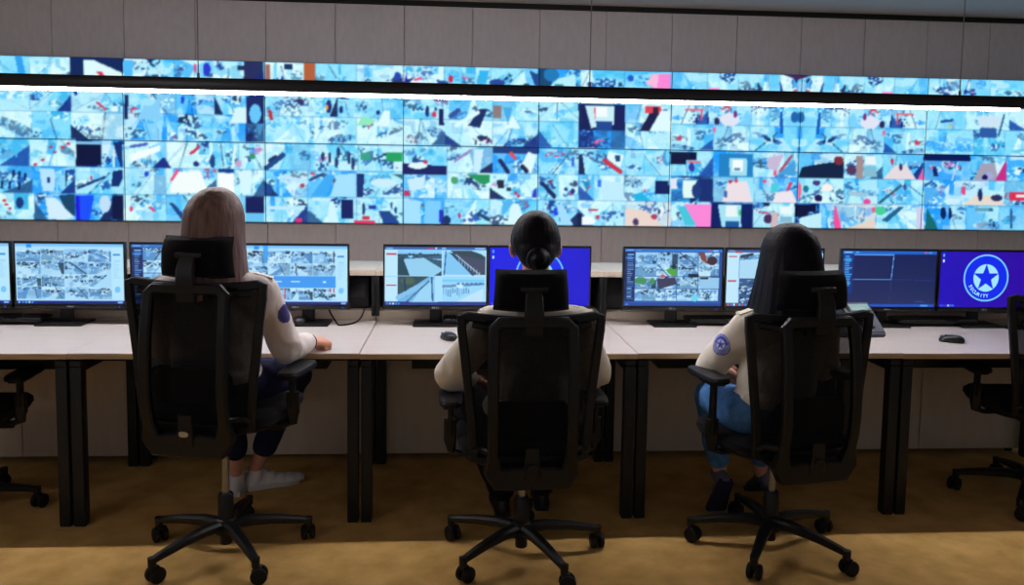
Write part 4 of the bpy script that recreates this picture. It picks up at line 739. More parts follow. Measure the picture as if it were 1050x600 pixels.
# ------------------------------------------------------------------ office chairs (local: facing +y, origin on the floor under the hub)
def chair(label, loc, rz, lift=0.0, base_rot=0.0, head=True, arm_lift=0.0, clasp=None):
    """base_rot: world angle of one base arm, in degrees"""
    t = thing('office_chair', label, 'chair', (loc[0], loc[1], 0), rz, 'black mesh office chairs')
    br = math.radians(base_rot)-rz
    bm = BM(); lathe(bm, [(.03, .075), (.042, .08), (.045, .11), (.040, .135), (.031, .14), (.029, .235), (.025, .24)]); lathe(bm, [(.022, .035), (.024, .04), (.024, .09)]); obj('base_hub', bm, M_PLAST, t)
    for k in range(5):
        a = br+2*PI*k/5; d = Vector((math.cos(a), math.sin(a), 0)); p = lambda r, z: d*r+Vector((0, 0, z))
        bm = BM(); bar(bm, [p(.03, .112), (p(.10, .116)), p(.20, .107), p(.29, .092), p(.318, .086)], [.05, .046, .039, .032, .03], [.042, .038, .032, .026, .022]); lathe(bm, [(.001, .062), (.015, .063), (.016, .098), (.001, .1)], p(.318, 0), 14)
        l = obj('base_arm', bm, M_PLAST, t)
        cd = Vector((math.cos(a+1.1+.5*k), math.sin(a+1.1+.5*k), 0)); s = Vector((-cd.y, cd.x, 0)); c = p(.318, .031)+cd*.012
        bm = BM()
        for sx in (-1, 1): lathe(bm, [(.001, -.011), (.022, -.011), (.0295, -.007), (.031, 0), (.0295, .007), (.022, .011), (.001, .011)], c+s*.0165*sx, 20, axis=s)
        cyl(bm, c-s*.016, c+s*.016, .008, n=10); box(bm, c+Vector((0, 0, .024))-cd*.005, (.028, .03, .022), .006, rot=Matrix.Rotation(math.atan2(cd.y, cd.x), 3, 'Z'))
        cyl(bm, p(.318, .045), p(.318, .072), .008, n=10)
        obj('caster', bm, M_RUBBER, t)
    L = lift
    bm = BM(); cyl(bm, (0, 0, .225), (0, 0, .39+L), .0145, n=18); obj('gas_lift', bm, M_CHROME, t)
    bm = BM(); box(bm, (0, -.03, .405+L), (.17, .27, .05), .012); box(bm, (0, -.17, .405+L), (.10, .10, .034), .01)
    cyl(bm, (.08, .02, .405+L), (.20, .02, .40+L), .006, n=10); box(bm, (.215, .02, .40+L), (.05, .022, .010), .004); obj('tilt_mechanism', bm, M_PLAST, t)
    # seat: shell and cushion
    bm = BM(); loft(bm, [((0, .035, .432+L), .20, .19), ((0, .035, .437+L), .235, .225), ((0, .035, .452+L), .248, .238), ((0, .035, .455+L), .24, .23)], 44, 4.2); obj('seat_shell', bm, M_PLAST, t)
    bm = BM(); loft(bm, [((0, .035, .452+L), .245, .235), ((0, .035, .47+L), .257, .248), ((0, .033, .492+L), .256, .246), ((0, .03, .508+L), .238, .225), ((0, .02, .513+L), .18, .17), ((0, .01, .512+L), .06, .06)], 48, 4.2)
    for v in bm.verts:
        if v.co.y > .18: v.co.z -= (v.co.y-.18)**2*3.2
    obj('seat', bm, M_FAB, t)
    # backrest: outer frame with mesh, inner support frame
    yb = lambda z: -.205 - .03*math.cos((z-.62)*6.0) - max(0, z-.72)*.16 + .02
    def outer(z): return .205 + .052*min(1, max(0, (z-.47)/.50))**1.25
    zt = .995; zs = [.47+.525*i/11 for i in range(12)]
    loop = [Vector((-outer(z), yb(z), z+L)) for z in zs]; top = [Vector((x, yb(zt)-.004+.012*(x/.257)**2, zt+L-.014+.02*(x/.257)**2)) for x in np.linspace(-.235, .235, 9)]
    right = [Vector((outer(z), yb(z), z+L)) for z in reversed(zs)]; bot = [Vector((x, yb(.47)-.012*(1-(x/.2)**2), .462+L)) for x in np.linspace(.17, -.17, 6)]
    bm = BM(); path = loop+top+right+bot
    n = len(path); rings = []
    for i, q in enumerate(path):
        tg = (path[(i+1) % n]-path[i-1]).normalized(); s = tg.cross(Vector((0, 1, 0))).normalized(); w = s.cross(tg).normalized(); a, b, c = .0165, .011, .005
        rings.append([bm.verts.new(q+s*x+w*y) for x, y in ((a, b-c), (a-c, b), (-a+c, b), (-a, b-c), (-a, -b+c), (-a+c, -b), (a-c, -b), (a, -b+c))])
    rings.append(rings[0]); ring_faces(bm, rings, cap=False); back = obj('backrest', bm, M_PLAST, t)
    bm = BM(); rows = []
    for z in np.linspace(.47, .985, 24):
        h = outer(z)-.004; rows.append([bm.verts.new((x, yb(z)-.018*(1-(x/h)**2), z+L)) for x in np.linspace(-h, h, 17)])
    ring_faces(bm, rows, close=False, cap=False); obj('mesh_back', bm, M_MESH, back)
    yi = lambda z: yb(z)-.062-.03*math.sin(min(1, max(0, (z-.40)/.58))*PI)
    inn = []
    for z in np.linspace(.450, .965, 10): inn.append(Vector((-.140-.004*math.sin((z-.4)*5), yi(z), z+L)))
    for x in np.linspace(-.12, .12, 6): inn.append(Vector((x, yi(.985), .985+L)))
    for z in np.linspace(.965, .450, 10): inn.append(Vector((.140+.004*math.sin((z-.4)*5), yi(z), z+L)))
    for x in np.linspace(.12, -.12, 6): inn.append(Vector((x, yi(.43), .418+L)))
    bm = BM(); n = len(inn); rings = []
    for i, q in enumerate(inn):
        tg = (inn[(i+1) % n]-inn[i-1]).normalized(); s = tg.cross(Vector((0, 1, 0))).normalized(); w = s.cross(tg).normalized()
        low = max(0, min(1, (.49+L-q.z)/.06)); a, b, c = .020+.022*low, .016+.012*low, .007
        rings.append([bm.verts.new(q+s*x+w*y) for x, y in ((a, b-c), (a-c, b), (-a+c, b), (-a, b-c), (-a, -b+c), (-a+c, -b), (a-c, -b), (a, -b+c))])
    rings.append(rings[0]); ring_faces(bm, rings, cap=False)
    box(bm, (0, -.215, .412+L), (.09, .13, .034), .01)
    for sx in (-1, 1):
        bar(bm, [(sx*.13, yi(.955), .955+L), (sx*.17, yb(.96)-.01, .962+L), (sx*.215, yb(.97), .968+L)], .03, .022, up=Vector((0, 0, 1)))
        bar(bm, [(sx*.145, yi(.52), .52+L), (sx*.18, yb(.51)-.012, .51+L), (sx*.208, yb(.50), .50+L)], .03, .022, up=Vector((0, 0, 1)))
    obj('support_frame', bm, M_PLAST, t)
    bm = BM(); bar(bm, [(0, yi(.43)-.022, .42+L), (0, yi(.46)-.020, .47+L), (0, yi(.53)-.004, .535+L)], [.062, .058, .05], [.022, .02, .014], up=Vector((0, 1, 0))); lp = obj('lumbar_lever', bm, M_PLAST, t)
    bm = BM(); loft(bm, [((0, yi(.47)-.034, .468+L), .018, .010, Matrix.Rotation(PI/2, 3, 'X')), ((0, yi(.47)-.030, .468+L), .020, .011, Matrix.Rotation(PI/2, 3, 'X'))], 20, 2.6); o = obj('lever_clasp', bm, clasp or M_PLAST, lp)
    if clasp: o['label'] = 'small silver clasp'
    bm = BM(); loft(bm, [((0, yb(.62)-.022, .56+L), .12, .008), ((0, yb(.62)-.018, .59+L), .15, .012), ((0, yb(.66)-.018, .66+L), .15, .012), ((0, yb(.68)-.022, .69+L), .12, .008)], 24, 3); obj('lumbar_pad', bm, M_FAB, t)
    if head:
        bm = BM(); bar(bm, [(0, yi(.985)+.0, .94+L), (0, yi(.985)-.008, 1.0+L), (0, yi(.985)-.006, 1.05+L), (0, yi(.985)+.016, 1.10+L)], [.075, .072, .066, .058], [.022, .02, .02, .018], up=Vector((0, 1, 0)))
        box(bm, (0, yi(.985)+.02, 1.102+L), (.10, .03, .02), .006); hb = obj('headrest_stem', bm, M_PLAST, t)
        bm = BM(); rows = []; yh = yi(.985)+.055
        n, m_ = 20, 13
        for sgn in (1, -1):
            g = []
            for i in range(m_):
                v = -1+2*i/(m_-1); row = []
                for k in range(n):
                    u = -1+2*k/(n-1); e = (1-abs(u)**6)**.25*(1-abs(v)**6)**.25 if abs(u) < 1 and abs(v) < 1 else 0
                    x = .136*u*(1+.035*max(0, -v)-.03*max(0, v)); z = 1.092+.074*v-.006*(1-u*u)*max(0, -v); cur = .026*u*u + .022*max(0, v)**2 + .006*max(0, -v)**2
                    row.append(bm.verts.new((x, yh+cur+sgn*.031*e, z+L)))
                g.append(row)
            ring_faces(bm, g, close=False, cap=False)
        bmesh.ops.remove_doubles(bm, verts=bm.verts, dist=.0005); obj('headrest', bm, M_FAB, t)
    A = L+arm_lift
    for sx in (-1, 1):
        bm = BM(); bar(bm, [(sx*.17, -.01, .428+L), (sx*.25, -.01, .424+L), (sx*.280, -.01, .436+L), (sx*.286, -.012, .48+L), (sx*.286, -.016, .56+L)], [.06, .056, .05, .05, .048], [.02, .02, .022, .026, .026], up=Vector((0, .2, 1)))
        bar(bm, [(sx*.286, -.014, .50+L), (sx*.286, -.018, .625+A)], [.036, .036], [.02, .02], up=Vector((1, 0, 0))); box(bm, (sx*.285, .0, .618+A), (.06, .12, .014), .005)
        ar = obj('armrest', bm, M_PLAST, t)
        bm = BM(); loft(bm, [((sx*.285, .035, .622+A), .038, .115), ((sx*.285, .035, .627+A), .045, .125), ((sx*.285, .035, .638+A), .046, .127), ((sx*.285, .035, .647+A), .042, .120), ((sx*.285, .035, .649+A), .02, .09)], 36, 4); obj('arm_pad', bm, M_RUBBER, ar)
    return t
CH1 = chair('raised black mesh office chair the woman with long brown hair sits on', (-.895, 3.185), math.radians(-11), .105, -56, clasp=M_SILVER)
CH2 = chair('black mesh office chair under the person with the dark hair bun', (.275, 3.110), math.radians(2), 0.0, -65)
CH3 = chair('black mesh office chair the woman with long black hair sits on', (1.302, 3.135), math.radians(10), 0.0, -50, arm_lift=.09)
for _o in CH3.children:
    if _o.name.startswith('headrest'): _o.location.x += .018; _o.scale = (1.05, 1, 1)
CH4 = chair('empty black office chair tucked under the leftmost desk, cut by the view edge', (-2.155, 3.578), math.radians(3), -.02, 11.5)
CH5 = chair('empty black office chair in front of the star emblem screen, cut by the view edge', (2.765, 3.590), math.radians(-8), 0.0, 154)

# ------------------------------------------------------------------ people
def hand(bm, w, f, u, ts, curl=.35, spread=.0):
    """palm, five separate fingers; f: wrist to knuckles, u: back of the hand, ts: +1/-1 thumb side"""
    w = Vector(w); f = Vector(f).normalized(); u = Vector(u); u = (u-f*u.dot(f)).normalized(); s = f.cross(u).normalized()*ts
    capsule(bm, w-f*.03, .024, w+f*.012, .023)
    for o in (.028, .010, -.009, -.026): capsule(bm, w+s*o*.55+f*.005, .0145, w+f*.085+s*o-u*(.004 if abs(o) > .02 else 0), .0125)
    for o, L in ((.030, .074), (.0105, .082), (-.010, .076), (-.029, .060)):
        p = w+f*.085+s*o; a = 0.12; r = .0098
        for k, q in enumerate((.46, .30, .24)):
            a += curl*(1.0, 1.25, .9)[k]; d = (f*math.cos(a) - u*math.sin(a) + s*(o*spread)).normalized(); n = p+d*L*q
            capsule(bm, p, r, n, r*.92); p = n; r *= .92
    p = w+f*.022+s*.020-u*.006; d = (f*.62+s*.70-u*.30).normalized(); n = p+d*.044; capsule(bm, p, .0145, n, .0125); d = (f*.85+s*.35-u*.38).normalized(); m = n+d*.032; capsule(bm, n, .0122, m, .0108)
    d = (f*.92+s*.05-u*.40).normalized(); capsule(bm, m, .0108, m+d*.024, .0092)
def place(me, root):
    me.transform(Matrix.Translation(-Vector(root.location))); return me
def patch(name, me, root, centre, nrm, r, painter, m=None):
    """round cloth emblem that follows the sleeve"""
    tree = BVHTree.FromPolygons([v.co[:] for v in me.vertices], [p.vertices[:] for p in me.polygons])
    c = Vector(centre)-Vector(root.location); n = Vector(nrm).normalized(); a = n.cross(Vector((0, 0, 1))).normalized(); b = a.cross(n).normalized()*-1
    if b.z < 0: b = -b
    N = 34; co, ok = [], {}
    for i in range(N):
        for k in range(N):
            u, v = -1+2*k/(N-1), 1-2*i/(N-1)
            if u*u+v*v > 1.0: continue
            hit = tree.ray_cast(c + n*.15 + a*u*r + b*v*r, -n, .3)
            if hit[0] is None: continue
            ok[(i, k)] = len(co); co.append((hit[0]+n*.0012, u, v))
    fs = [(ok[(i, k)], ok[(i+1, k)], ok[(i+1, k+1)], ok[(i, k+1)]) for i in range(N-1) for k in range(N-1) if all(q in ok for q in ((i, k), (i+1, k), (i+1, k+1), (i, k+1)))]
    pm = bpy.data.meshes.new(name); pm.from_pydata([x[0] for x in co], [], fs); at = pm.color_attributes.new('cloth', 'FLOAT_COLOR', 'POINT')
    for i, x in enumerate(co): at.data[i].color = rgba(painter(x[1], x[2]))
    return obj(name, pm, M_PATCH, root)
M_PATCH = bpy.data.materials.new('cloth_emblem'); M_PATCH.use_nodes = True
_a = M_PATCH.node_tree.nodes.new('ShaderNodeAttribute'); _a.attribute_name = 'cloth'; M_PATCH.node_tree.links.new(_a.outputs['Color'], M_PATCH.node_tree.nodes['Principled BSDF'].inputs['Base Color']); M_PATCH.node_tree.nodes['Principled BSDF'].inputs['Roughness'].default_value = .8
def emblem_cloth(u, v):
    r = math.hypot(u, v); blue, pale = (60, 76, 196), (205, 210, 235)
    if r > .97 or .80 < r < .86: return pale if r < .9 else blue
    if r < .5:
        a = math.atan2(u, v); k = (a/(2*PI/5)) % 1.0; k = abs(k-.5)*2; star = .17+.31*k**1.6
        return blue if r < star else pale
    if .58 < r < .74 and v < .1 and int((math.atan2(u, v)+PI)*9) % 2 == 0: return pale
    return blue
def emblem_dark(u, v):
    r = math.hypot(u, v); return (46, 42, 112) if not (.78 < r < .84) else (84, 82, 150)

def shoe(name, root, heel, yaw, pitch, upper, sole, size=1.0, mid=None):
    """sneaker; local heel at origin, toe +y; pitch > 0 lifts the heel about the toe"""
    R = Matrix.Rotation(yaw, 3, 'Z') @ Matrix.Rotation(-pitch, 3, 'X'); L = .262*size; T = Vector(heel)
    piv = Vector((0, L*.78, 0))
    def X(p): return Matrix.Rotation(yaw, 3, 'Z') @ (Matrix.Rotation(-pitch, 3, 'X') @ (Vector(p)-piv) + piv) + T
    bm = BM()
    prof = [(0, .028, .0), (.03, .034, 0), (.09, .033, 0), (.15, .041, 0), (.20, .044, 0), (.24, .036, 0), (L, .016, 0)]
    def outline(z, g): 
        pts = [(w+g, y) for y, w, _ in prof]; return [Vector((x, y, z)) for x, y in pts] + [Vector((-x, y, z)) for x, y in reversed(pts)]
    rings = [[bm.verts.new(X(p)) for p in outline(z, g)] for z, g in ((0, -.004), (.004, .002), (.022, .003), (.025, .0))]
    ring_faces(bm, rings)
    for f in bm.faces:
        if len(f.verts) == 4: f.material_index = 1
    top = BM()
    for y, w, h in ((.035, .030, .085), (.07, .030, .08), (.11, .034, .06), (.155, .039, .042), (.20, .040, .034), (.235, .030, .028)): 
        ell(top, (0, y, .022), (w*1.02, .045, h))
    capsule(top, (0, .045, .06), .036, (0, .045, .095), .037)
    for v in top.verts: v.co = X((v.co.x, v.co.y, max(v.co.z, .010)))
    u = obj(name, place(skin_over(top, .006, 4), root), upper, root)
    for v in bm.verts: v.co -= Vector(root.location)
    obj('sole', bm, [sole, mid or sole], u)
    bm = BM()
    for k in range(4):
        y = .10+.022*k; z = .083-.010*k
        tube(bm, [X((-.02, y, z-.006))-Vector(root.location), X((0, y+.003, z+.002))-Vector(root.location), X((.02, y, z-.006))-Vector(root.location)], .0028, 6)
    obj('laces', bm, mid or sole, u)
    return u

def person(label, J, shirt, trousers, hem=None, wr=.75, hair=None):
    root = thing('person', label, 'person', (J['pelvis'][0], J['pelvis'][1], J['pelvis'][2]-.10), 0)
    P = {k: Vector(v) for k, v in J.items() if isinstance(v, (tuple, list)) and len(v) == 3}
    lat = (P['shR']-P['shL']).normalized(); yaw = math.atan2(lat.y, lat.x); Ry = Matrix.Rotation(yaw, 3, 'Z'); latp = (P['hipR']-P['hipL']).normalized()
    mid = (P['shL']+P['shR'])/2; half = (P['shR']-P['shL']).length/2; hc = P['head']
    Hm = Matrix.Translation(hc) @ Matrix.Rotation(J['hyaw'], 4, 'Z') @ Matrix.Rotation(J.get('hpitch', 0), 4, 'X'); H = lambda x, y, z: Hm @ Vector((x, y, z)); HR = Hm.to_3x3()
    nb = mid + Vector((0, .005, .055))
    # --- body, one continuous surface
    bm = BM()
    ell(bm, H(0, -.012, .022), (.073, .092, .090), HR); ell(bm, H(0, .018, -.028), (.060, .072, .080), HR); ell(bm, H(0, .034, -.080), (.046, .046, .042), HR); ell(bm, H(0, .062, -.098), (.020, .018, .016), HR)
    capsule(bm, H(0, .080, .012), .009, H(0, .097, -.022), .0125); ell(bm, H(0, .084, -.028), (.017, .014, .010), HR); ell(bm, H(0, .070, .028), (.05, .016, .012), HR)
    for sx in (-1, 1):
        ell(bm, H(sx*.036, .062, -.022), (.022, .020, .02), HR)
        ex = J.get('ear', .078); ell(bm, H(sx*ex, -.012, -.012), (.012, .018, .031), HR @ Matrix.Rotation(sx*.35, 3, 'Z')); ell(bm, H(sx*(ex-.004), -.006, -.034), (.010, .011, .014), HR)
    ell(bm, H(0, .080, -.056), (.024, .012, .011), HR)
    chain(bm, [H(0, -.022, -.05), (H(0, -.02, -.10)+nb)/2, nb-Vector((0, .012, .02))], [.052, .052, .060])
    ch = mid-Vector((0, -.01, .12)); ab = (ch+P['pelvis'])/2
    ell(bm, ch, (half*.80, .098, .175), Ry); ell(bm, ab, (.125, .092, .15), Ry); ell(bm, P['pelvis'], (.148, .112, .10), Ry)
    chain(bm, [P['shL'], mid+Vector((0, 0, .012)), P['shR']], [.048, .062, .048])
    for S in 'LR':
        chain(bm, [P['sh'+S], P['el'+S], P['wr'+S]], [.046, .037, .025])
        hf = Vector(J['hd'+S]).normalized(); hand(bm, P['wr'+S]+hf*.02, hf, J.get('hu'+S, (0, 0, 1)), (1 if S == 'L' else -1), J.get('curl'+S, .35))
        chain(bm, [P['hip'+S], P['kn'+S], (P['kn'+S]*.62+P['an'+S]*.38), P['an'+S]], [.075, .052, .050, .032])
    me = skin_over(bm, .0052, 3, .4); body = obj('body', place(me, root), M_SKIN, root)
    for sx in (-1, 1):
        bm = BM(); ell(bm, H(sx*.031, .0765, .006)-Vector(root.location), (.0115, .0075, .0062), HR, 14, 10); e = obj('eye', bm, M_EYE, body)
        bm = BM(); ell(bm, H(sx*.031, .0818, .006)-Vector(root.location), (.0050, .003, .0050), HR, 12, 8); obj('iris', bm, M_IRIS, body)
        bm = BM(); tube(bm, [H(sx*.014, .091, .024)-Vector(root.location), H(sx*.033, .088, .030)-Vector(root.location), H(sx*.050, .074, .023)-Vector(root.location)], [.0014, .002, .001], 8); obj('eyebrow', bm, J['hairmat'], body)
    bm = BM(); ell(bm, H(0, .0905, -.052)-Vector(root.location), (.021, .006, .0048), HR, 16, 8); ell(bm, H(0, .0895, -.060)-Vector(root.location), (.018, .0065, .0055), HR, 16, 8); obj('lips', bm, M_LIP, body)
    # --- shirt
    bm = BM(); g = .020
    ell(bm, ch, (half*.86+g, .112+g*.6, .185), Ry, 24, 14); ell(bm, ab, (.142+g, .105+g, .18), Ry, 24, 14); ell(bm, (P['pelvis']*.7+ab*.3), (.158+g*.5, .118+g*.6, .09), Ry, 24, 14)
    chain(bm, [P['shL'], mid+Vector((0, -.006, .020)), P['shR']], [.066, .076, .066], 16); chain(bm, [P['shL']-Vector((0, 0, .05)), mid-Vector((0, 0, .05)), P['shR']-Vector((0, 0, .05))], [.064, .10, .064], 16)
    sl = J.get('sleeve', (.066, .062, .060, .041))
    for S in 'LR':
        chain(bm, [P['sh'+S], P['sh'+S]*.45+P['el'+S]*.55, P['el'+S]], sl[:3], 16)
        fw = P['el'+S]*.5+P['wr'+S]*.5-Vector((0, 0, .004)); chain(bm, [P['el'+S], fw, P['wr'+S]*.96+P['el'+S]*.04], [sl[2], sl[2]*.88, sl[3]], 16)
    me = skin_over(bm, .0085, 5, .5)
    joints = [P['elL'], P['elR']]
    def wrinkle(co, n):
        d = min((co-j).length for j in joints); k = .35+1.1*math.exp(-(d/.11)**2)
        q = Vector((co.x*11, co.y*11, co.z*8+co.x*5)); return (noise.noise(q)*.006 + (.45-abs(noise.noise(q*1.5+Vector((3, 1, 2)))))*.0075)*k*2.2*wr
    displace(me, wrinkle); place(me, root); shirt_o = obj('shirt', me, shirt, root)
    lo = Vector(root.location)
    for S in 'LR':
        d = (P['wr'+S]-P['el'+S]).normalized(); bm = BM(); cyl(bm, P['wr'+S]-d*.045-lo, P['wr'+S]+d*.004-lo, sl[3]*.99, sl[3]*.93, 22); 
        obj('cuff', bm, shirt, shirt_o)
    bm = BM(); cN = nb+Vector((0, -.012, .0)); pts = [(cN+Ry @ Vector((.066*math.sin(a), .062*math.cos(a), .004+.012*(-math.cos(a)))))-lo for a in np.linspace(-PI*.86+PI, PI*.86+PI, 22)]
    tube(bm, pts, .006, 8, ry=.020); obj('collar', bm, shirt, shirt_o)
    for S, sg in (('L', -1), ('R', 1)):
        a = mid*.40+P['sh'+S]*.60+Vector((0, 0, .072)); b = P['sh'+S]+lat*sg*.045+Vector((0, 0, .050)); bm = BM(); bar(bm, [a-lo, (a+b)/2+Vector((0, 0, .006))-lo, b-lo], [.034, .04, .044], [.006]*3); obj('shoulder_strap', bm, shirt, shirt_o)
    # --- trousers
    bm = BM(); ell(bm, P['pelvis'], (.168, .130, .095), Ry, 24, 14)
    for S in 'LR':
        e = J.get('hem', .92); end = P['kn'+S]*(1-e)+P['an'+S]*e; calf = P['kn'+S]*(1-.4*e)+P['an'+S]*(.4*e)
        chain(bm, [P['hip'+S], P['hip'+S]*.5+P['kn'+S]*.5, P['kn'+S], calf, end], [.094, .084, .068, .060, J.get('cuff', .050)], 16)
    me = skin_over(bm, .009, 5, .5)
    displace(me, lambda co, n: noise.noise(Vector((co.x*17, co.y*17, co.z*17)))*.005)
    obj('trousers', place(me, root), trousers, root)
    if hair: hair(root, Hm, HR, P)
    return root, shirt_o

def scalp(bm, Hm, HR, rx, ry, rz, dz=.02):
    ell(bm, Hm @ Vector((0, -.022, dz)), (rx, ry, rz), HR, 26, 18); ell(bm, Hm @ Vector((0, -.05, -.02)), (rx*.88, ry*.68, rz*.8), HR, 26, 18)
def hair_long(m, rx, ry, rz, zend, flare, part=0.0, back=.0, thick=.0125, seed=1, phi0=62):
    def f(root, Hm, HR, P):
        bm = BM(); rng = random.Random(seed); scalp(bm, Hm, HR, rx*.93, ry*.93, rz*.93)
        for layer in range(2):
            N = 46
            for i in range(N):
                ph = math.radians(phi0 + (360-2*phi0)*i/(N-1) + rng.uniform(-2, 2)); pts = []; rr = []
                k = 1.0 - .045*layer
                for t in range(7):
                    th = math.radians(4+86*t/6); pts.append(Hm @ Vector((part*(1-t/6)+rx*k*math.sin(th)*math.sin(ph), -.022+ry*k*math.sin(th)*math.cos(ph), .02+rz*k*math.cos(th)))); rr.append(thick*(.7+.3*t/6))
                p = pts[-1]; ze = zend+rng.uniform(-.02, .03); outw = HR @ Vector((math.sin(ph), math.cos(ph), 0)); wob = rng.uniform(-.006, .006)
                for t in range(1, 9):
                    q = t/8; fl = flare*q + .005*q*math.sin(q*5+ph*3); tgt = Vector((p.x, p.y, p.z+(ze-p.z)*q)) + outw*fl + Vector((wob*q, -back*q*max(0, -math.cos(ph)), 0))
                    pts.append(tgt); rr.append(thick*(1.0-.25*q))
                tube(bm, pts, rr, 6)
        me = skin_over(bm, .0055, 5, .5); obj('hair', place(me, root), m, root)
    return f
def hair_bun(m, rx, ry, rz, seed=2):
    def f(root, Hm, HR, P):
        bm = BM(); rng = random.Random(seed); lo = Vector(root.location)
        ell(bm, Hm @ Vector((0, -.018, .034)), (rx*.98, ry*.965, rz*.86), HR, 28, 18); ell(bm, Hm @ Vector((0, -.055, -.02)), (rx*.80, ry*.66, rz*.62), HR, 26, 18)
        bun = Vector((0, -.020-ry*.86, -.052))
        for i in range(44):
            a = 2*PI*i/44; st = Vector((rx*.99*math.sin(a), -.02+ry*.55+ry*.30*math.cos(a), .02+rz*(.30+.62*max(0, math.cos(a*1.0)))) )
            st = Vector((rx*.97*math.sin(a), -.02+ry*.62*math.cos(a)*.9+ .02, .02+rz*.74*abs(math.cos(a))*(1 if math.cos(a) > 0 else -.55)))
            pts = []
            for t in range(9):
                q = t/8; w = st.lerp(bun, q); d = Vector((w.x/rx, (w.y+.02)/ry, (w.z-.02)/rz)); L = max(d.length, .25); d = d/L*.985
                pts.append(Hm @ Vector((d.x*rx, -.02+d.y*ry, .02+d.z*rz)))
            tube(bm, pts, [.0055]*9, 6)
        me = skin_over(bm, .005, 2, .35)
        hv = Hm.inverted()
        h = obj('hair', place(me, root), m, root)
        bm = BM(); B = Hm @ (bun+Vector((0, -.012, 0)))
        for k in range(5):
            rad = .034-.006*k; pts = [B + HR @ Vector((rad*math.cos(a), -.006*k+.004*math.sin(2*a+k), rad*math.sin(a))) for a in np.linspace(0, 2*PI, 20)[:-1]]
            tube(bm, pts, .0125, 8, closed=True, up=HR @ Vector((0, 1, 0)))
        ell(bm, B, (.033, .024, .033), HR)
        me = skin_over(bm, .004, 2, .35); obj('hair_bun', place(me, root), m, h)
    return f

# woman with long brown hair, left
P1 = dict(pelvis=(-.900, 3.12, .70), hipL=(-1.00, 3.12, .695), hipR=(-.81, 3.14, .695), shL=(-1.070, 3.085, 1.055), shR=(-.732, 3.110, 1.055), head=(-.888, 3.125, 1.303), hyaw=-.42, hpitch=-.06,
          elL=(-1.10, 3.16, .82), wrL=(-1.06, 3.44, .795), hdL=(.1, 1, -.05), elR=(-.655, 3.205, .815), wrR=(-.618, 3.428, .794), hdR=(.60, .80, -.10), curlR=1.15, huR=(.25, -.1, 1), curlL=.3,
          knL=(-.975, 3.55, .63), anL=(-1.010, 3.775, .10), knR=(-.69, 3.56, .625), anR=(-.940, 3.835, .10), hem=.74, cuff=.056, hairmat=M_HAIRB, sleeve=(.066, .060, .058, .040))
r1, s1 = person('woman with long straight brown hair in a white shirt, one hand on the desk', P1, M_SHIRT1, M_NAVY, hair=hair_long(M_HAIRB, .099, .116, .118, 1.05, .016, .01, .02, seed=3, phi0=74))
patch('sleeve_emblem', s1.data, r1, (-.668, 3.14, .965), (.78, -.60, .08), .038, emblem_dark)
shoe('sneaker', r1, (-1.014, 3.735, 0), -.10, 0, M_SHOEW, M_SOLEW, .95)
shoe('sneaker', r1, (-.975, 3.815, 0), -1.12, 0, M_SHOEW, M_SOLEW, .95)
bm = BM(); w = Vector(P1['wrR'])-Vector(r1.location)+Vector((.014, .020, -.002)); d = Vector((.62, .78, -.1)).normalized(); a = d.cross(Vector((0, 0, 1))).normalized(); b = a.cross(d)
tube(bm, [w+a*.030*math.cos(t)+b*.027*math.sin(t) for t in np.linspace(0, 2*PI, 20)[:-1]], .0035, 8, closed=True, up=d); o = obj('wristband', bm, M_STRAP, r1)

# person with the dark bun, middle
P2 = dict(pelvis=(.272, 3.02, .59), hipL=(.175, 3.05, .575), hipR=(.375, 3.05, .575), shL=(.140, 3.035, .945), shR=(.478, 3.035, .945), head=(.310, 3.10, 1.238), hyaw=0.0, hpitch=-.10, ear=.090,
          elL=(-.006, 3.165, .720), wrL=(.062, 3.365, .655), hdL=(.55, .80, -.18), elR=(.560, 3.165, .722), wrR=(.505, 3.365, .66), hdR=(-.45, .85, -.18), curlL=.4, curlR=.4,
          knL=(.045, 3.44, .525), anL=(.225, 3.50, .105), knR=(.505, 3.46, .525), anR=(.405, 3.56, .105), hem=.96, cuff=.058, hairmat=M_HAIRK, sleeve=(.070, .068, .066, .045))
r2, s2 = person('person with dark hair in a low bun and cream shirt, both elbows out', P2, M_SHIRT, M_BLACKT, hair=hair_bun(M_HAIRK, .094, .112, .120))
shoe('shoe', r2, (.225, 3.465, 0), .05, 0, M_SHOEK, M_SHOEK, 1.02, mid=M_SOLEW)
shoe('shoe', r2, (.405, 3.53, 0), -.05, 0, M_SHOEK, M_SHOEK, 1.02, mid=M_SOLEW)

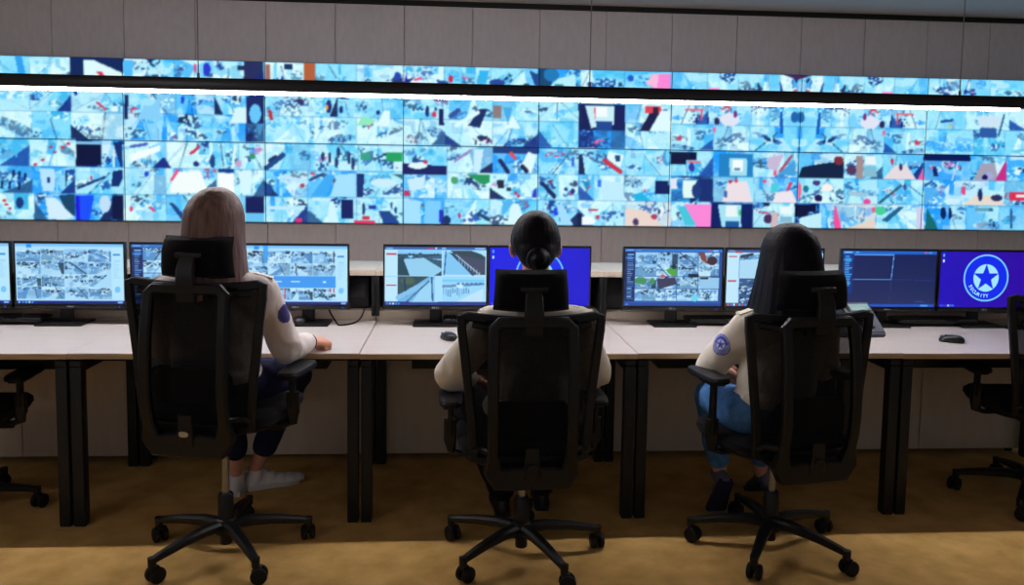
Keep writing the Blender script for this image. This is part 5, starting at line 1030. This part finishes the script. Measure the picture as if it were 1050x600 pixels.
# woman with long black hair, right
P3 = dict(pelvis=(1.262, 3.095, .59), hipL=(1.165, 3.09, .58), hipR=(1.360, 3.13, .58), shL=(1.165, 3.105, .925), shR=(1.488, 3.135, .925), head=(1.318, 3.125, 1.192), hyaw=.30, hpitch=-.08,
          elL=(1.062, 3.225, .735), wrL=(1.125, 3.385, .70), hdL=(.80, .55, -.12), elR=(1.535, 3.23, .74), wrR=(1.48, 3.455, .795), hdR=(-.1, 1, -.06), curlL=.45, curlR=.3,
          knL=(1.130, 3.44, .555), anL=(1.205, 3.490, .190), knR=(1.40, 3.50, .55), anR=(1.435, 3.60, .15), hem=.80, cuff=.054, hairmat=M_HAIRK, sleeve=(.066, .064, .062, .042))
r3, s3 = person('woman with long straight black hair and blue jeans, seated with an emblem on the sleeve', P3, M_SHIRT, M_JEANS, hair=hair_long(M_HAIRK, .100, .116, .120, .935, .050, 0.0, .03, seed=5))
patch('sleeve_emblem', s3.data, r3, (1.075, 3.135, .845), (-.80, -.58, .12), .045, emblem_cloth)
shoe('sneaker', r3, (1.212, 3.300, 0), .05, 1.0, M_SHOEG, M_SOLEN, mid=M_SOLEW)
shoe('sneaker', r3, (1.450, 3.525, 0), -.05, .45, M_SHOEG, M_SOLEN, mid=M_SOLEW)

# ------------------------------------------------------------------ light, camera, view
w = bpy.data.worlds.new('room_ambient'); SC.world = w; w.use_nodes = True
w.node_tree.nodes['Background'].inputs[0].default_value = (.92, .93, 1.0, 1); w.node_tree.nodes['Background'].inputs[1].default_value = .25
cam = bpy.data.cameras.new('camera'); co = bpy.data.objects.new('camera', cam); COL.objects.link(co); SC.camera = co
cam.sensor_fit = 'HORIZONTAL'; cam.sensor_width = 36.0; cam.lens = F_PX*36/1050; cam.shift_y = -(300-CY_PX)/1050; cam.clip_end = 60
R3 = Matrix((Vector(AX_R), -Vector(AX_D), -Vector(AX_F))).transposed()
co.matrix_world = Matrix.Translation((0, 0, CAM_Z)) @ R3.to_4x4()
vs = SC.view_settings; vs.view_transform = 'Standard'; vs.look = 'None'; vs.exposure = 0.0; vs.gamma = 1.0; vs.use_curve_mapping = False
SC.cycles.use_denoising = True; SC.cycles.max_bounces = 6; SC.cycles.sample_clamp_indirect = 6.0
